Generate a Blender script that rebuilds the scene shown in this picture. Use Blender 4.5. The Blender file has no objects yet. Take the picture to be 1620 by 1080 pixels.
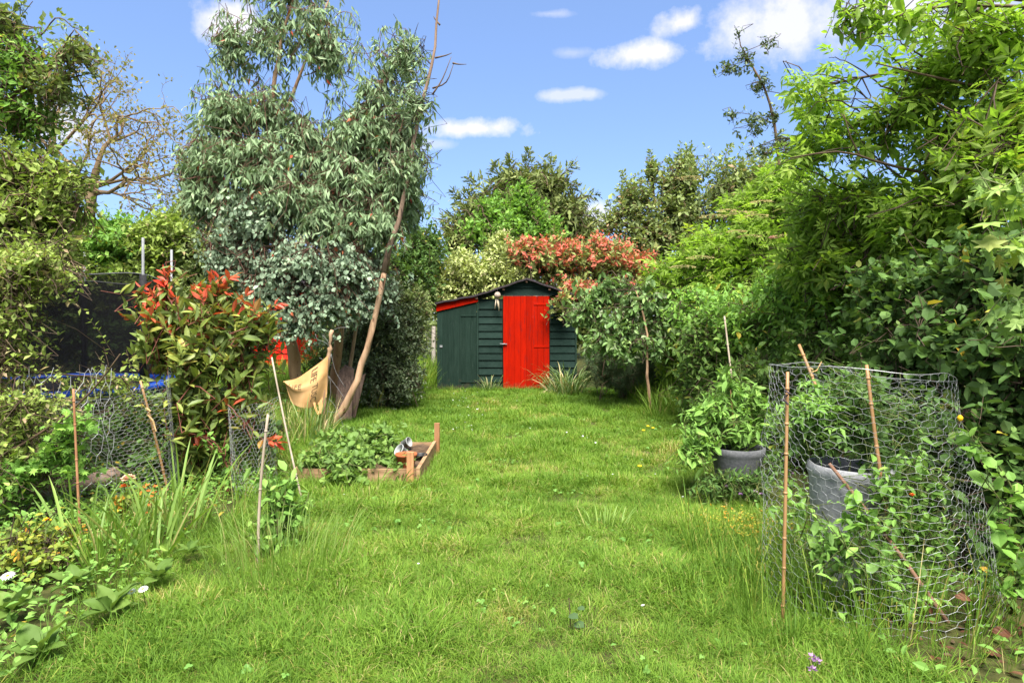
import bpy, math, random
import numpy as np
from mathutils import Vector, Matrix

random.seed(7)
rng = np.random.default_rng(7)
S = bpy.context.scene
R = math.radians
F = 1080.0          # focal length in pixels of the 1620 px wide photograph (24 mm on a 36 mm sensor)
HY = 500.0          # horizon row
EYE = 1.37

# ------------------------------------------------------------------ camera, sky, sun, exposure
cam = bpy.data.cameras.new('camera')
cam.lens = 24.0
cam.sensor_width = 36.0
cam.shift_y = -(540.0 - HY) / 1620.0
cam.clip_end = 500
camo = bpy.data.objects.new('camera', cam)
S.collection.objects.link(camo)
camo.location = (0, 0, EYE)
camo.rotation_euler = (R(90), 0, 0)
S.camera = camo

SUN_EL, SUN_AZ = 61.0, 174.0       # azimuth clockwise from +Y: the sun stands high behind the camera, veiled by thin cloud
sd = bpy.data.lights.new('sun', 'SUN')
sd.energy = 3.1
sd.angle = R(35.0)
sd.color = (1.0, 0.95, 0.86)
so = bpy.data.objects.new('sun', sd)
S.collection.objects.link(so)
sun_dir = Vector((math.sin(R(SUN_AZ)) * math.cos(R(SUN_EL)), math.cos(R(SUN_AZ)) * math.cos(R(SUN_EL)), math.sin(R(SUN_EL))))
so.rotation_euler = sun_dir.to_track_quat('Z', 'Y').to_euler()

S.view_settings.view_transform = 'Standard'
S.view_settings.look = 'None'
S.view_settings.gamma = 1.0
S.view_settings.use_curve_mapping = False
S.view_settings.exposure = 2.2

W = bpy.data.worlds.new("World")
S.world = W
W.use_nodes = True
SKY_STRENGTH = 0.12

S.cycles.max_bounces = 8
S.cycles.diffuse_bounces = 6
S.cycles.glossy_bounces = 2
S.cycles.transmission_bounces = 4
S.cycles.transparent_max_bounces = 8
S.cycles.caustics_reflective = False
S.cycles.caustics_refractive = False


class NT:
    """small helper to write node trees"""
    def __init__(self, tree):
        self.t = tree
        self.n = tree.nodes
        self.l = tree.links

    def node(self, typ, **kw):
        nd = self.n.new(typ)
        for k, v in kw.items():
            setattr(nd, k, v)
        return nd

    def put(self, sock, v):
        if hasattr(v, 'is_linked') or hasattr(v, 'links'):
            self.l.new(v, sock)
        else:
            sock.default_value = v

    def math(self, op, a, b=0.0, clamp=False):
        nd = self.node('ShaderNodeMath', operation=op)
        nd.use_clamp = clamp
        self.put(nd.inputs[0], a)
        self.put(nd.inputs[1], b)
        return nd.outputs[0]

    def dot(self, a, vec):
        nd = self.node('ShaderNodeVectorMath', operation='DOT_PRODUCT')
        self.put(nd.inputs[0], a)
        nd.inputs[1].default_value = vec
        return nd.outputs['Value']

    def mix(self, fac, a, b):
        nd = self.node('ShaderNodeMix', data_type='RGBA')
        self.put(nd.inputs[0], fac)
        self.put(nd.inputs[6], a)
        self.put(nd.inputs[7], b)
        return nd.outputs[2]

    def noise(self, vec, scale, detail=4, rough=0.55, dim='3D'):
        nd = self.node('ShaderNodeTexNoise')
        if vec is not None:
            self.l.new(vec, nd.inputs['Vector'])
        nd.inputs['Scale'].default_value = scale
        nd.inputs['Detail'].default_value = detail
        nd.inputs['Roughness'].default_value = rough
        return nd.outputs['Fac']

    def ramp(self, fac, stops, interp='LINEAR'):
        nd = self.node('ShaderNodeValToRGB')
        cr = nd.color_ramp
        cr.interpolation = interp
        while len(cr.elements) < len(stops):
            cr.elements.new(0.5)
        for e, (p, c) in zip(cr.elements, stops):
            e.position = p
            e.color = (*c, 1) if len(c) == 3 else c
        self.l.new(fac, nd.inputs[0])
        return nd.outputs[0]


def build_world():
    k = NT(W.node_tree)
    k.n.clear()
    out = k.node('ShaderNodeOutputWorld')
    bg = k.node('ShaderNodeBackground')
    bg.inputs['Strength'].default_value = SKY_STRENGTH
    k.l.new(bg.outputs[0], out.inputs[0])
    sky = k.node('ShaderNodeTexSky', sky_type='NISHITA')
    sky.sun_disc = False
    sky.sun_elevation = R(SUN_EL)
    sky.sun_rotation = R(SUN_AZ)
    sky.air_density = 1.0
    sky.dust_density = 0.4
    sky.ozone_density = 2.0
    hs = k.node('ShaderNodeHueSaturation')
    hs.inputs['Saturation'].default_value = 1.0
    hs.inputs['Value'].default_value = 1.0
    k.l.new(sky.outputs[0], hs.inputs['Color'])
    wb = k.node('ShaderNodeMix', data_type='RGBA', blend_type='MULTIPLY')
    wb.inputs[0].default_value = 1.0
    k.l.new(hs.outputs[0], wb.inputs[6])
    wb.inputs[7].default_value = (0.325, 0.36, 0.475, 1)      # the camera's white balance
    tc = k.node('ShaderNodeTexCoord')
    d = tc.outputs['Generated']
    n1 = k.noise(d, 9.0, 6, 0.6)
    n2 = k.noise(d, 26.0, 5, 0.62)
    nn = k.math('ADD', k.math('MULTIPLY', n1, 0.65), k.math('MULTIPLY', n2, 0.35))
    total = None
    # cumulus puffs: picture bearing (px, py), half width and half height, strength
    for px, py, rx, ry, st in [(365, 38, 75, 36, 1.0), (750, 203, 95, 18, 1.0), (1015, 84, 85, 24, 0.95), (1075, 36, 48, 30, 1.0),
                               (1240, 40, 170, 62, 0.85), (1400, 20, 130, 50, 0.9), (945, 345, 60, 22, 0.8), (905, 150, 60, 10, 0.6),
                               (60, 190, 90, 40, 0.8), (680, 228, 50, 10, 0.4), (905, 84, 40, 10, 0.3), (1560, 30, 160, 60, 0.7),
                               (1250, 300, 120, 30, 0.6), (870, 22, 50, 8, 0.35)]:
        c = Vector(((px - 810) / F, 1, (HY - py) / F))
        L = c.length
        c.normalize()
        r = c.cross(Vector((0, 0, 1))).normalized()
        t = r.cross(c)
        a = k.math('DIVIDE', k.dot(d, r), rx / F / L)
        b = k.math('DIVIDE', k.dot(d, t), ry / F / L)
        q = k.math('ADD', k.math('MULTIPLY', a, a), k.math('MULTIPLY', b, b))
        m = k.math('SUBTRACT', 1.0, k.math('SQRT', q))
        m = k.math('ADD', m, k.math('MULTIPLY', k.math('SUBTRACT', nn, 0.5), 3.6))
        m = k.math('MULTIPLY', m, 1.35, True)
        front = k.math('GREATER_THAN', k.dot(d, c), 0.5)
        m = k.math('MULTIPLY', k.math('MULTIPLY', m, front), st)
        total = m if total is None else k.math('MAXIMUM', total, m)
    # cloud over the unseen rest of the sky, made dense to add fill light
    sep = k.node('ShaderNodeSeparateXYZ')
    k.l.new(d, sep.inputs[0])
    up = k.math('GREATER_THAN', sep.outputs[2], 0.02)
    g = k.noise(d, 3.2, 6, 0.55)
    g = k.math('MULTIPLY', k.math('SUBTRACT', g, 0.33), 5.0, True)
    side = k.math('SUBTRACT', 1.0, k.math('MULTIPLY', k.math('SUBTRACT', sep.outputs[1], 0.55), 6.0, True))
    g = k.math('MULTIPLY', k.math('MULTIPLY', g, up), side)
    total = k.math('MAXIMUM', total, k.math('MULTIPLY', g, 0.85))
    total = k.math('MULTIPLY', total, total if False else 0.93)
    haze = k.node('ShaderNodeMapRange')
    k.l.new(sep.outputs[2], haze.inputs[0])
    haze.inputs[1].default_value = 0.0
    haze.inputs[2].default_value = 0.35
    haze.inputs[3].default_value = 0.0
    haze.inputs[4].default_value = 0.0
    thin = k.mix(0.40, wb.outputs[2], (0.70, 1.08, 1.72, 1))        # thin high veil
    col = k.mix(total, thin, (2.1, 2.05, 2.13, 1))
    k.l.new(col, bg.inputs['Color'])


build_world()

# ------------------------------------------------------------------ helpers
ORG = {}


def P(px, py, Y):
    """a point of the garden seen at that place of the photograph, Y metres in front of the camera"""
    return np.array([(px - 810.0) / F * Y, Y, EYE - (py - HY) / F * Y])


def G(px, py):
    """the point of level ground seen at that place"""
    Y = EYE * F / (py - HY)
    return np.array([(px - 810.0) / F * Y, Y, 0.0])


def tag(o, label=None, cat=None, group=None, kind=None):
    if label:
        o['label'] = label
    if cat:
        o['category'] = cat
    if group:
        o['group'] = group
    if kind:
        o['kind'] = kind
    return o


def thing(name, label, cat, base, group=None):
    o = bpy.data.objects.new(name, None)
    S.collection.objects.link(o)
    o.empty_display_size = 0.1
    o.location = [float(v) for v in base]
    ORG[o.name] = np.array(base, float)
    return tag(o, label, cat, group)


def link(name, me, parent=None, base=None):
    o = bpy.data.objects.new(name, me)
    S.collection.objects.link(o)
    if parent is not None:
        o.parent = parent
        ORG[o.name] = ORG[parent.name]
    else:
        b = np.zeros(3) if base is None else np.array(base, float)
        o.location = [float(v) for v in b]
        ORG[o.name] = b
    return o


def mesh_data(name, V, faces, mat, tint=None, smooth=False):
    me = bpy.data.meshes.new(name)
    V = np.ascontiguousarray(V, np.float32)
    me.vertices.add(len(V))
    me.vertices.foreach_set('co', V.ravel())
    if not isinstance(faces, list):
        faces = [faces]
    faces = [np.asarray(f, np.int32) for f in faces if len(f)]
    li = np.concatenate([f.ravel() for f in faces])
    tot = np.concatenate([np.full(len(f), f.shape[1], np.int32) for f in faces])
    st = np.concatenate([[0], np.cumsum(tot)[:-1]]).astype(np.int32)
    me.loops.add(len(li))
    me.loops.foreach_set('vertex_index', li)
    me.polygons.add(len(tot))
    me.polygons.foreach_set('loop_start', st)
    if smooth:
        me.polygons.foreach_set('use_smooth', np.ones(len(tot), bool))
    else:
        me.polygons.foreach_set('use_smooth', np.zeros(len(tot), bool))
    if tint is not None:
        at = me.attributes.new('tint', 'FLOAT', 'POINT')
        at.data.foreach_set('value', np.ascontiguousarray(tint, np.float32))
    me.update(calc_edges=True)
    if mat is not None:
        me.materials.append(mat)
    return me


def mk(name, V, faces, mat, parent=None, base=None, tint=None, smooth=False):
    o_base = ORG[parent.name] if parent is not None else (np.zeros(3) if base is None else np.array(base, float))
    me = mesh_data(name, np.asarray(V, float) - o_base, faces, mat, tint, smooth)
    return link(name, me, parent, o_base)


class MB:
    """collects pieces of ONE mesh"""
    def __init__(self):
        self.V, self.F, self.T, self.n = [], {3: [], 4: []}, [], 0

    def add(self, V, faces, tint=0.5):
        V = np.asarray(V, float).reshape(-1, 3)
        if not isinstance(faces, list) or (len(faces) and np.isscalar(np.asarray(faces[0]).ravel()[0]) and np.asarray(faces[0]).ndim == 1):
            faces = [np.asarray(faces)]
        for f in faces:
            f = np.asarray(f, int)
            if len(f):
                self.F[f.shape[1]].append(f + self.n)
        self.V.append(V)
        self.T.append(np.broadcast_to(np.asarray(tint, float), (len(V),)))
        self.n += len(V)
        return self

    def box(self, x0, x1, y0, y1, z0, z1):
        V = [(x, y, z) for x in (x0, x1) for y in (y0, y1) for z in (z0, z1)]
        return self.add(V, [[0, 1, 3, 2], [4, 6, 7, 5], [0, 4, 5, 1], [2, 3, 7, 6], [0, 2, 6, 4], [1, 5, 7, 3]])

    def tube(self, pts, rad, sides=6, cap=True):
        V, Fc = tubes(np.asarray(pts, float)[None], np.broadcast_to(np.asarray(rad, float), (len(pts),))[None], sides)
        self.add(V, Fc)
        if cap:
            n0 = self.n - len(V)
            k = len(pts)
            for ring, rev in ((0, True), (k - 1, False)):
                c = np.asarray(pts[ring], float)
                self.V.append(c[None]); self.T.append(np.array([0.5]))
                ci = self.n; self.n += 1
                idx = [n0 + ring * sides + i for i in range(sides)]
                f = [(ci, idx[(i + 1) % sides], idx[i]) if rev else (ci, idx[i], idx[(i + 1) % sides]) for i in range(sides)]
                self.F[3].append(np.array(f))
        return self

    def lathe(self, c, prof, n=24, z0=0.0):
        c = np.asarray(c, float)
        V = []
        for r, z in prof:
            for i in range(n):
                a = 2 * math.pi * i / n
                V.append((c[0] + r * math.cos(a), c[1] + r * math.sin(a), c[2] + z))
        fs = []
        for j in range(len(prof) - 1):
            for i in range(n):
                fs.append((j * n + i, j * n + (i + 1) % n, (j + 1) * n + (i + 1) % n, (j + 1) * n + i))
        return self.add(V, np.array(fs))

    def build(self, name, mat, parent=None, base=None, smooth=False, tint=False):
        V = np.concatenate(self.V)
        fs = [np.concatenate(self.F[k]) for k in (3, 4) if self.F[k]]
        return mk(name, V, fs, mat, parent, base, np.concatenate(self.T) if tint else None, smooth)


def norm(v):
    return v / np.maximum(np.linalg.norm(v, axis=-1, keepdims=True), 1e-9)


def tubes(Pn, Rn, sides=3):
    """N tubes at once: Pn (N,K,3) centre lines, Rn (N,K) radii"""
    N, K, _ = Pn.shape
    T = np.gradient(Pn, axis=1) if K > 2 else np.repeat((Pn[:, 1:] - Pn[:, :1]), 2, axis=1)
    T = norm(T)
    ref = np.where(np.abs(T[:, :1, 2:3]) > 0.9, np.array([1.0, 0.13, 0.0]), np.array([0.11, 0.05, 1.0]))
    A = norm(np.cross(T, np.broadcast_to(ref, T.shape)))
    B = np.cross(T, A)
    ang = np.arange(sides) * 2 * math.pi / sides
    V = Pn[:, :, None] + Rn[:, :, None, None] * (A[:, :, None] * np.cos(ang)[:, None] + B[:, :, None] * np.sin(ang)[:, None])
    V = V.reshape(-1, 3)
    i = np.arange(sides)
    j = (i + 1) % sides
    ring = np.stack([i, j, j + sides, i + sides], 1)
    seg = ring[None] + (np.arange(K - 1) * sides)[:, None, None]
    allf = seg[None] + (np.arange(N) * K * sides)[:, None, None, None]
    return V, allf.reshape(-1, 4)


_ng = {}


def vnoise(x, y, s, seed=0):
    """smooth value noise in the plane, 0..1"""
    if seed not in _ng:
        _ng[seed] = np.random.default_rng(1000 + seed).random((64, 64))
    g = _ng[seed]
    x = np.asarray(x) / s + 200.0
    y = np.asarray(y) / s + 200.0
    xi, yi = np.floor(x).astype(int), np.floor(y).astype(int)
    fx, fy = x - xi, y - yi
    fx, fy = fx * fx * (3 - 2 * fx), fy * fy * (3 - 2 * fy)
    a, b = g[xi % 64, yi % 64], g[(xi + 1) % 64, yi % 64]
    c, d = g[xi % 64, (yi + 1) % 64], g[(xi + 1) % 64, (yi + 1) % 64]
    return (a * (1 - fx) + b * fx) * (1 - fy) + (c * (1 - fx) + d * fx) * fy


def ground_z(x, y):
    return (vnoise(x, y, 1.7, 3) - 0.5) * 0.05 + (vnoise(x, y, 0.5, 4) - 0.5) * 0.018


# ------------------------------------------------------------------ materials
def principled(name, rough=0.6, spec=0.3, metallic=0.0):
    m = bpy.data.materials.new(name)
    m.use_nodes = True
    k = NT(m.node_tree)
    b = k.n['Principled BSDF']
    b.inputs['Roughness'].default_value = rough
    b.inputs['Specular IOR Level'].default_value = spec
    b.inputs['Metallic'].default_value = metallic
    return m, k, b


def obj_coord(k, scale=(1, 1, 1), rand=True):
    tc = k.node('ShaderNodeTexCoord')
    mp = k.node('ShaderNodeMapping')
    k.l.new(tc.outputs['Object'], mp.inputs['Vector'])
    mp.inputs['Scale'].default_value = scale
    return mp.outputs[0]


def flat_mat(name, a, b_, scale=8.0, stretch=(1, 1, 1), rough=0.65, spec=0.25, metallic=0.0, bump=0.25, contrast=(0.3, 0.7), speck=None, detail=6, splash=0.0):
    """two colours mixed by noise, optional specks (colour, scale, threshold), fine relief"""
    m, k, p = principled(name, rough, spec, metallic)
    v = obj_coord(k, stretch)
    n = k.noise(v, scale, detail, 0.6)
    col = k.ramp(n, [(contrast[0], a), (contrast[1], b_)])
    oi = k.node('ShaderNodeObjectInfo')
    hs = k.node('ShaderNodeHueSaturation')
    k.l.new(col, hs.inputs['Color'])
    k.l.new(k.math('ADD', k.math('MULTIPLY', oi.outputs['Random'], 0.3), 0.85), hs.inputs['Value'])
    col = hs.outputs[0]
    wn = k.noise(obj_coord(k), 1.6, 5, 0.65)
    wv = k.node('ShaderNodeHueSaturation')
    k.l.new(col, wv.inputs['Color'])
    k.l.new(k.math('ADD', k.math('MULTIPLY', wn, 0.7), 0.66), wv.inputs['Value'])
    k.l.new(k.math('ADD', k.math('MULTIPLY', wn, -0.25), 1.16), wv.inputs['Saturation'])
    col = wv.outputs[0]
    if splash:
        sp = k.node('ShaderNodeSeparateXYZ')
        k.l.new(k.node('ShaderNodeTexCoord').outputs['Object'], sp.inputs[0])
        sn = k.noise(obj_coord(k), 9.0, 6, 0.7)
        fs_ = k.math('ADD', k.math('MULTIPLY', k.math('SUBTRACT', splash, sp.outputs[2]), 3.2), k.math('MULTIPLY', k.math('SUBTRACT', sn, 0.5), 2.6))
        col = k.mix(k.math('MULTIPLY', fs_, 0.8, True), col, (0.085, 0.06, 0.035, 1))
    if speck:
        c2, sc2, th = speck
        n2 = k.noise(v, sc2, 3, 0.6)
        f = k.math('MULTIPLY', k.math('SUBTRACT', n2, th), 12.0, True)
        col = k.mix(f, col, (*c2, 1))
    k.l.new(col, p.inputs['Base Color'])
    if bump:
        bp = k.node('ShaderNodeBump')
        bp.inputs['Strength'].default_value = bump
        bp.inputs['Distance'].default_value = 0.01
        k.l.new(n, bp.inputs['Height'])
        k.l.new(bp.outputs[0], p.inputs['Normal'])
    return m


def leaf_mat(name, dark, mid, light, sp1=None, sp2=None, transl=0.32, rough=0.45, spec=0.4, tcol=(1.25, 1.35, 0.55), instancer=False, green=True):
    """leaf blade: colour by the leaf's own tint, sheen on top, light let through"""
    g = 1.75 if green else 1.0
    dark = tuple(.5 * a_ + .5 * b_ for a_, b_ in zip(dark, mid))
    dark, mid, light = [tuple(min(c * g, .75) for c in q) for q in (dark, mid, light)]
    m, k, p = principled(name, min(rough + .1, .7), spec * .55)
    at = k.node('ShaderNodeAttribute')
    at.attribute_name = 'tint'
    t = at.outputs['Fac']
    if instancer:
        a2 = k.node('ShaderNodeAttribute')
        a2.attribute_type = 'INSTANCER'
        a2.attribute_name = 'gtint'
        t = k.math('ADD', t, a2.outputs['Fac'])
    sp1 = sp1 or light
    sp2 = sp2 or sp1
    col = k.ramp(t, [(0.0, dark), (0.4, mid), (0.76, light), (0.86, sp1), (1.0, sp2)])
    geo = k.node('ShaderNodeNewGeometry')
    if not instancer:
        pale = k.mix(0.25, col, (0.16, 0.20, 0.12, 1))
        col = k.mix(k.math('MULTIPLY', geo.outputs['Backfacing'], 0.8), col, pale)
    k.l.new(col, p.inputs['Base Color'])
    tr = k.node('ShaderNodeBsdfTranslucent')
    mul = k.node('ShaderNodeMix', data_type='RGBA', blend_type='MULTIPLY')
    mul.inputs[0].default_value = 1.0
    k.l.new(col, mul.inputs[6])
    mul.inputs[7].default_value = (*tcol, 1)
    k.l.new(mul.outputs[2], tr.inputs['Color'])
    mx = k.node('ShaderNodeMixShader')
    mx.inputs[0].default_value = transl
    k.l.new(p.outputs[0], mx.inputs[1])
    k.l.new(tr.outputs[0], mx.inputs[2])
    k.l.new(mx.outputs[0], k.n['Material Output'].inputs['Surface'])
    return m


M = {}
M['soil'] = flat_mat('soil', (0.028, 0.017, 0.01), (0.11, 0.07, 0.04), 18, bump=0.8)
M['bark_euc'] = flat_mat('bark_eucalyptus', (0.24, 0.125, 0.06), (0.50, 0.32, 0.19), 5, (1.6, 1.6, 0.45), 0.75, bump=0.5, speck=((0.08, 0.05, 0.035), 9, 0.62))
M['bark_grey'] = flat_mat('bark_grey_brown', (0.13, 0.085, 0.06), (0.27, 0.19, 0.14), 7, (2, 2, 0.5), 0.8, bump=0.8, speck=((0.07, 0.045, 0.035), 9, 0.58))
M['bark_pale'] = flat_mat('bark_pale', (0.22, 0.13, 0.075), (0.46, 0.31, 0.20), 6, (2, 2, 0.35), 0.75, bump=0.5, speck=((0.12, 0.06, 0.035), 7, 0.6))
M['bark'] = flat_mat('bark', (0.05, 0.034, 0.022), (0.16, 0.11, 0.07), 9, (1, 1, 0.4), 0.85, bump=0.7)
M['bark_oak'] = flat_mat('bark_oak', (0.10, 0.072, 0.042), (0.22, 0.155, 0.092), 3, (1, 1, 0.4), 0.85, bump=0.5)
M['twig_red'] = flat_mat('twig_red', (0.09, 0.025, 0.02), (0.16, 0.06, 0.04), 14, rough=0.6)
M['twig_brown_red'] = flat_mat('twig_brown_red', (0.07, 0.032, 0.024), (0.14, 0.075, 0.05), 14, rough=0.7)
M['twig_green'] = flat_mat('twig_green', (0.06, 0.09, 0.025), (0.12, 0.13, 0.045), 14, rough=0.6)
M['twig'] = flat_mat('twig_brown', (0.04, 0.028, 0.02), (0.10, 0.068, 0.045), 14, rough=0.75)
M['shed_green'] = flat_mat('paint_dark_green', (0.010, 0.022, 0.018), (0.018, 0.034, 0.028), 7, (1, 1, 3), 0.8, 0.06, bump=0.35, speck=((0.03, 0.048, 0.04), 22, 0.66), splash=0.16)
M['shed_green_v'] = flat_mat('paint_dark_green_upright_grain', (0.011, 0.024, 0.018), (0.019, 0.036, 0.028), 7, (6, 6, 0.5), 0.8, 0.06, bump=0.35, speck=((0.028, 0.044, 0.036), 10, 0.66), splash=0.16)
M['shed_red'] = flat_mat('paint_red', (0.24, 0.0065, 0.002), (0.33, 0.010, 0.003), 6, (7, 7, 0.6), 0.8, 0.06, bump=0.3, speck=((0.17, 0.008, 0.005), 5, 0.6), splash=0.16)
M['red_board'] = flat_mat('paint_bright_red', (0.40, 0.022, 0.016), (0.52, 0.04, 0.03), 4, (0.5, 1, 4), 0.8, 0.06, bump=0.2)
M['felt'] = flat_mat('roof_felt', (0.018, 0.014, 0.017), (0.05, 0.04, 0.045), 30, rough=0.9, bump=0.5)
M['steel'] = flat_mat('galvanised_steel', (0.16, 0.17, 0.18), (0.25, 0.26, 0.27), 20, rough=0.6, metallic=0.2, bump=0.05)
M['wire'] = flat_mat('galvanised_wire', (0.30, 0.31, 0.32), (0.52, 0.53, 0.55), 30, rough=0.5, metallic=0.45, bump=0.0)
M['old_wire'] = flat_mat('weathered_wire', (0.13, 0.135, 0.135), (0.28, 0.28, 0.28), 30, rough=0.6, metallic=0.4, bump=0.0)
M['cane'] = flat_mat('bamboo', (0.21, 0.115, 0.05), (0.37, 0.225, 0.11), 9, (1, 1, 0.25), 0.5, 0.4, bump=0.2, speck=((0.12, 0.06, 0.03), 14, 0.66))
M['cane_grey'] = flat_mat('weathered_cane', (0.24, 0.19, 0.14), (0.46, 0.39, 0.31), 12, (1, 1, 0.25), 0.75, bump=0.3)
M['cane_rust'] = flat_mat('rusty_rod', (0.17, 0.08, 0.04), (0.29, 0.155, 0.085), 14, (1, 1, 0.4), 0.8, bump=0.3)
M['stick'] = flat_mat('brown_stick', (0.10, 0.055, 0.035), (0.22, 0.13, 0.09), 14, (1, 1, 0.4), 0.8, bump=0.4)
M['twine'] = flat_mat('garden_twine', (0.40, 0.26, 0.11), (0.56, 0.40, 0.20), 60, rough=0.9, bump=0.3)
M['dark_tie'] = flat_mat('dark_tie', (0.03, 0.022, 0.03), (0.06, 0.045, 0.05), 60, rough=0.8, bump=0.3)
M['bag'] = flat_mat('cream_bag_cloth', (0.44, 0.25, 0.11), (0.54, 0.34, 0.165), 6, rough=0.85, spec=0.1, bump=0.15)
M['bag_print'] = flat_mat('dark_print', (0.05, 0.04, 0.025), (0.11, 0.085, 0.05), 60, rough=0.85, bump=0)
M['plank'] = flat_mat('weathered_plank', (0.16, 0.095, 0.05), (0.36, 0.235, 0.135), 7, (0.8, 0.8, 5), 0.8, bump=0.45)
M['post_wood'] = flat_mat('orange_post', (0.22, 0.105, 0.05), (0.38, 0.20, 0.10), 7, (5, 5, 0.6), 0.75, bump=0.4)
M['old_board'] = flat_mat('old_dark_board', (0.045, 0.03, 0.024), (0.14, 0.095, 0.075), 8, (5, 5, 0.5), 0.85, bump=0.6)
M['log'] = flat_mat('weathered_log', (0.16, 0.10, 0.075), (0.42, 0.31, 0.25), 10, (1, 1, 1), 0.9, bump=0.8, speck=((0.08, 0.05, 0.035), 12, 0.56))
M['terracotta'] = flat_mat('terracotta', (0.30, 0.085, 0.04), (0.45, 0.15, 0.07), 12, rough=0.8, bump=0.2)
M['white_pot'] = flat_mat('white_plastic', (0.26, 0.27, 0.27), (0.38, 0.39, 0.39), 10, rough=0.7, bump=0.05)
M['black_pot'] = flat_mat('black_plastic', (0.018, 0.018, 0.018), (0.04, 0.04, 0.042), 10, rough=0.4, bump=0.05)
M['grey_pot'] = flat_mat('grey_stone_pot', (0.18, 0.185, 0.20), (0.29, 0.295, 0.31), 55, rough=0.75, bump=0.25, speck=((0.36, 0.36, 0.37), 90, 0.64))
M['dark_pot'] = flat_mat('dark_grey_pot', (0.06, 0.063, 0.07), (0.11, 0.113, 0.122), 55, rough=0.75, bump=0.25, speck=((0.2, 0.2, 0.21), 90, 0.66))
M['netting'] = None
M['foam'] = flat_mat('black_foam', (0.012, 0.012, 0.014), (0.03, 0.03, 0.034), 30, rough=0.8, bump=0.2)
M['blue_pad'] = flat_mat('blue_pad', (0.02, 0.06, 0.34), (0.035, 0.10, 0.48), 6, rough=0.45, bump=0.2)
M['black_mat'] = flat_mat('black_mat', (0.012, 0.012, 0.013), (0.022, 0.022, 0.024), 20, rough=0.8, bump=0.1)
M['coconut'] = flat_mat('coconut_shell', (0.22, 0.16, 0.125), (0.46, 0.38, 0.32), 40, rough=0.7, bump=0.3)
M['chime_tube'] = flat_mat('pale_bamboo', (0.50, 0.40, 0.28), (0.68, 0.58, 0.44), 20, (1, 1, .3), rough=0.5, bump=0.1)
M['fence_wood'] = flat_mat('grey_fence_wood', (0.26, 0.23, 0.20), (0.44, 0.40, 0.36), 9, (4, 4, .5), rough=0.85, bump=0.4)
M['dead_leaf'] = leaf_mat('dead_leaf', (0.04, 0.018, 0.010), (0.085, 0.036, 0.018), (0.16, 0.085, 0.045), transl=0.12, tcol=(1.2, 0.9, 0.6), green=False)
M['white_petal'] = leaf_mat('white_petal', (0.72, 0.70, 0.70), (0.80, 0.79, 0.78), (0.84, 0.83, 0.82), transl=0.3, tcol=(1, 1, 1), green=False)
M['yellow_flower'] = flat_mat('yellow_flower', (0.66, 0.38, 0.03), (0.80, 0.52, 0.05), 40, rough=0.7, bump=0.2)
M['peach_petal'] = leaf_mat('peach_petal', (0.72, 0.38, 0.25), (0.78, 0.46, 0.33), (0.82, 0.56, 0.44), transl=0.3, tcol=(1, 1, 1), green=False)
M['orange_petal'] = leaf_mat('orange_petal', (0.58, 0.07, 0.025), (0.70, 0.15, 0.03), (0.76, 0.26, 0.05), transl=0.3, tcol=(1, 1, 1), green=False)
M['purple_petal'] = leaf_mat('purple_petal', (0.20, 0.09, 0.24), (0.30, 0.15, 0.36), (0.48, 0.26, 0.52), transl=0.2, tcol=(1, 1, 1), green=False)
M['cream_flower'] = leaf_mat('cream_flower', (0.40, 0.33, 0.12), (0.52, 0.43, 0.19), (0.60, 0.52, 0.28), transl=0.3, tcol=(1, 1, 1), green=False)
M['pink_petal'] = leaf_mat('pink_petal', (0.60, 0.18, 0.26), (0.70, 0.28, 0.36), (0.74, 0.40, 0.46), transl=0.3, tcol=(1, 1, 1), green=False)

M['euc_leaf'] = leaf_mat('eucalyptus_leaf', (0.062, 0.100, 0.046), (0.106, 0.160, 0.078), (0.172, 0.228, 0.126), (0.34, 0.10, 0.04), (0.52, 0.07, 0.035), 0.22, 0.42, 0.5, (1.2, 1.25, 0.65))
M['euc_young'] = leaf_mat('eucalyptus_young_leaf', (0.074, 0.114, 0.070), (0.126, 0.176, 0.114), (0.20, 0.256, 0.178), (0.36, 0.14, 0.05), (0.5, 0.1, 0.05), 0.2, 0.5, 0.4, (1.1, 1.2, 0.8))
M['photinia_leaf'] = leaf_mat('photinia_leaf', (0.035, 0.062, 0.018), (0.085, 0.12, 0.026), (0.19, 0.21, 0.045), (0.46, 0.135, 0.05), (0.66, 0.065, 0.038), 0.28, 0.32, 0.55, (1.25, 1.2, 0.55))
M['photinia_far'] = leaf_mat('photinia_distant_leaf', (0.055, 0.085, 0.025), (0.13, 0.16, 0.045), (0.22, 0.24, 0.075), (0.54, 0.18, 0.11), (0.62, 0.14, 0.10), 0.26, 0.45, 0.4, (1.2, 1.2, 0.6))
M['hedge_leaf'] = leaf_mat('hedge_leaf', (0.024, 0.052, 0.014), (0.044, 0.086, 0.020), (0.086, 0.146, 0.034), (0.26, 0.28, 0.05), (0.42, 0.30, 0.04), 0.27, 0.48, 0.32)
M['mid_leaf'] = leaf_mat('mid_hedge_leaf', (0.040, 0.078, 0.018), (0.074, 0.130, 0.028), (0.125, 0.195, 0.045), (0.26, 0.30, 0.05), (0.42, 0.34, 0.05), 0.34, 0.45, 0.4)
M['bright_leaf'] = leaf_mat('bright_leaf', (0.055, 0.115, 0.022), (0.098, 0.19, 0.034), (0.165, 0.275, 0.052), (0.30, 0.34, 0.06), (0.50, 0.40, 0.05), 0.36, 0.45, 0.4)
M['elder_leaf'] = leaf_mat('elder_leaf', (0.078, 0.128, 0.020), (0.132, 0.198, 0.030), (0.20, 0.27, 0.046), (0.25, 0.33, 0.06), (0.38, 0.38, 0.07), 0.46, 0.42, 0.42, (1.35, 1.6, 0.5))
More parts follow.
